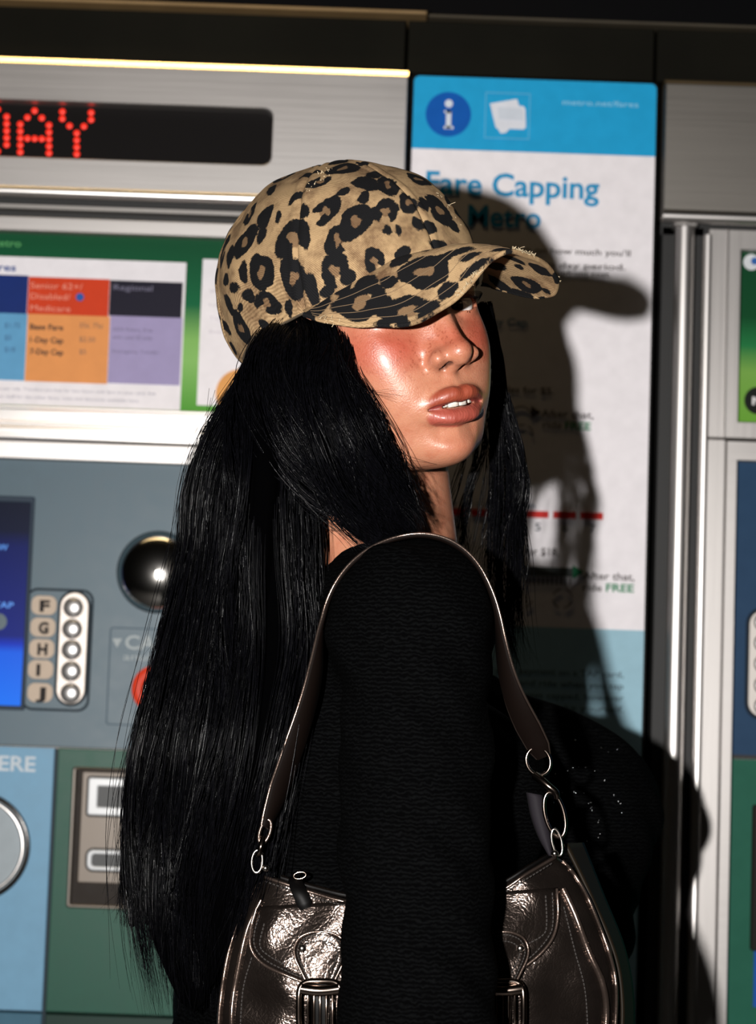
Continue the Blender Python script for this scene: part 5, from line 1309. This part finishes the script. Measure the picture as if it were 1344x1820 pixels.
def build_machine_right():
    root = empty('ticket_machine', (0.62, 2.30, 0.0), 'steel ticket machine right of the fare sign, cut by the picture edge', 'ticket machine')
    X = lambda x, y, Y=YW: unproj(x, y, Y)[0]; Z = lambda x, y, Y=YW: unproj(x, y, Y)[2]
    XL = X(1181, 260, 2.232); XR = XL + 0.70
    yf = 2.232; zt = Z(1260, 150, yf); zb = Z(1260, 385, yf)
    slab('header_fascia', XL, XR, zb, zt, yf, 2.262, steel('dimmed_steel', (0.24, 0.225, 0.205, 1), 0.46), root, 0, 0.0012)  # steel darkened in its colour for the flash's falloff on this side
    slab('top_ledge', XL, XR, zt + 0.0002, zt + 0.0055, yf + 0.004, 2.262, noise_mat('unlit_ledge', (0.10, 0.07, 0.035, 1), 0.45, 0.5), root, 0, 0.002)  # same ledge as the left one, fading lamp reflection put into a darker colour
    rod('lower_roll', (XL, yf + 0.003, zb), (XR, yf + 0.003, zb), 0.0072, STP, root)
    slab('shadow_gap', XL + 0.002, XR, Z(1260, 415), zb, 2.262, 2.29, BLACK, root)
    # uprights of the frame
    a = X(1208, 800); zlow = 0.0; ztop = Z(1208, 406)
    UP_ = steel('satin_upright', (0.76, 0.73, 0.71, 1), 0.40, (260, 260, 3))
    rod('upright', (a, 2.247, 0.0), (a, 2.247, ztop), 0.0105, UP_, root, 28)
    slab('upright_cap', a - 0.012, a + 0.012, ztop, ztop + 0.006, 2.238, 2.262, STP, root, 0, 0.001)
    slab('dark_channel', X(1172, 800), X(1246, 800), 0.0, Z(1208, 400), 2.262, 2.42, BLACK, root)
    b0 = X(1240, 800); b1 = X(1256, 800)
    rod('upright', (b0 + 0.006, 2.247, 0.0), (b0 + 0.006, 2.247, Z(1250, 420)), 0.0062, UP_, root, 20)
    o = (b0 + 0.006, XR, 0.0, Z(1290, 410)); i = (X(1313, 600), XR - 0.03, Z(1340, 752), Z(1330, 448))
    xs0 = X(1300, 1000)
    frame('poster_frame', (o[0], XR, Z(1330, 782), o[3]), i, 2.242, 2.264, STV, root, 0, 0, 0.001)
    slab('poster_bead', X(1287, 600), X(1290, 600), Z(1290, 780), o[3], 2.2405, 2.246, STP, root, 0, 0.0006)
    slab('side_stile', o[0], X(1284, 1000), 0.0, Z(1290, 783), 2.242, 2.264, STV, root, 0, 0.001)
    ii = (X(1305, 1000), XR - 0.03, Z(1330, 1345), Z(1330, 822))
    frame('panel_frame', (X(1284.6, 1000), XR, 0.0, Z(1320, 786)), (ii[0], ii[1], 0.1, ii[3]), 2.2395, 2.264, ST, root, 0, 0, 0.001)
    gm = mat('green_print_dark', (0.02, 0.16, 0.06, 1), 0.5, spec=0.1); g = NT(gm); sx = g.n('ShaderNodeSeparateXYZ', ins={0: g.coord()})
    g.link(g.ramp(g.math('DIVIDE', g.math('SUBTRACT', sx.outputs[2], float(i[2])), float(i[3] - i[2])), [(0.0, pc(96, 150, 50)), (0.3, pc(110, 155, 70)), (0.45, pc(30, 110, 60)), (0.62, pc(8, 66, 34)), (1.0, pc(8, 60, 34))]), g.p.inputs['Base Color'])
    slab('poster', *i, 2.252, 2.255, gm, root)
    disc('poster_badge', unproj(1336, 466, 2.2515), 0.0085, 2.2514, 2.252, paint(214, 218, 222), root, 28); disc('badge_core', unproj(1342, 464, 2.251), 0.004, 2.2508, 2.252, paint(50, 100, 170), root, 20)
    disc('logo_disc', unproj(1348, 712, 2.2515), 0.0145, 2.2514, 2.252, paint(20, 26, 22), root, 32); text('M', 1337, 719, 14, 2.251, paint(226, 226, 226), root, 20, 'logo_letter', 0.03)
    slab('control_panel', *ii, 2.252, 2.28, paint(38, 66, 96, 0.42), root)
    slab('green_panel', ii[0], ii[1], 0.1, Z(1330, 1350), 2.2515, 2.28, paint(34, 92, 74, 0.42), root); slab('panel_seam', ii[0], ii[1], Z(1330, 1349), Z(1330, 1342), 2.251, 2.252, BLACK, root)
    pl = RC(1331, 1382, 1180, 1084, 1274, 1340, 2.249); slab('button_plate', *pl, 2.249, 2.252, steel('satin_plate_b', (0.5, 0.47, 0.44, 1), 0.5), root, 0.0145, 0.0006)
    sr = (pl[0] - 0.003, pl[1] + 0.003, pl[2] - 0.003, pl[3] + 0.003); slab('button_surround', *sr, 2.2505, 2.252, paint(20, 32, 44), root, 0.017, 0.0004)
    chrome = mat('chrome_button_b', (0.80, 0.78, 0.77, 1), 0.34, 0.9)
    for y in (1106, 1143, 1180, 1218, 1255): dome('button_cap', unproj(1356, y, 2.249), 0.0096, 0.0042, 2.249, chrome, root, 24)
    s = RC(1337, 1400, 1500, 1430, 1690, 1340, 2.248); slab('slot_housing', *s, 2.244, 2.2515, paint(30, 26, 22), root, 0.003, 0.001)
    s = RC(1341, 1400, 1720, 1672, 1790, 1340, 2.248); slab('notice', *s, 2.250, 2.2515, paint(24, 84, 170), root); text('PAY', 1343, 1690, 12, 2.2495, paint(200, 210, 225), root, 40, 'notice_lettering', 0.01)
    slab('cabinet', X(1246, 800), XR, 0.0, zt, 2.264, 2.42, STD, root)
    return root
build_setting(); build_machine_left(); build_sign(); build_machine_right()
person, pbase = build_person()
build_clothes(person, pbase)
build_hair(person, pbase)
build_cap()
build_bag()
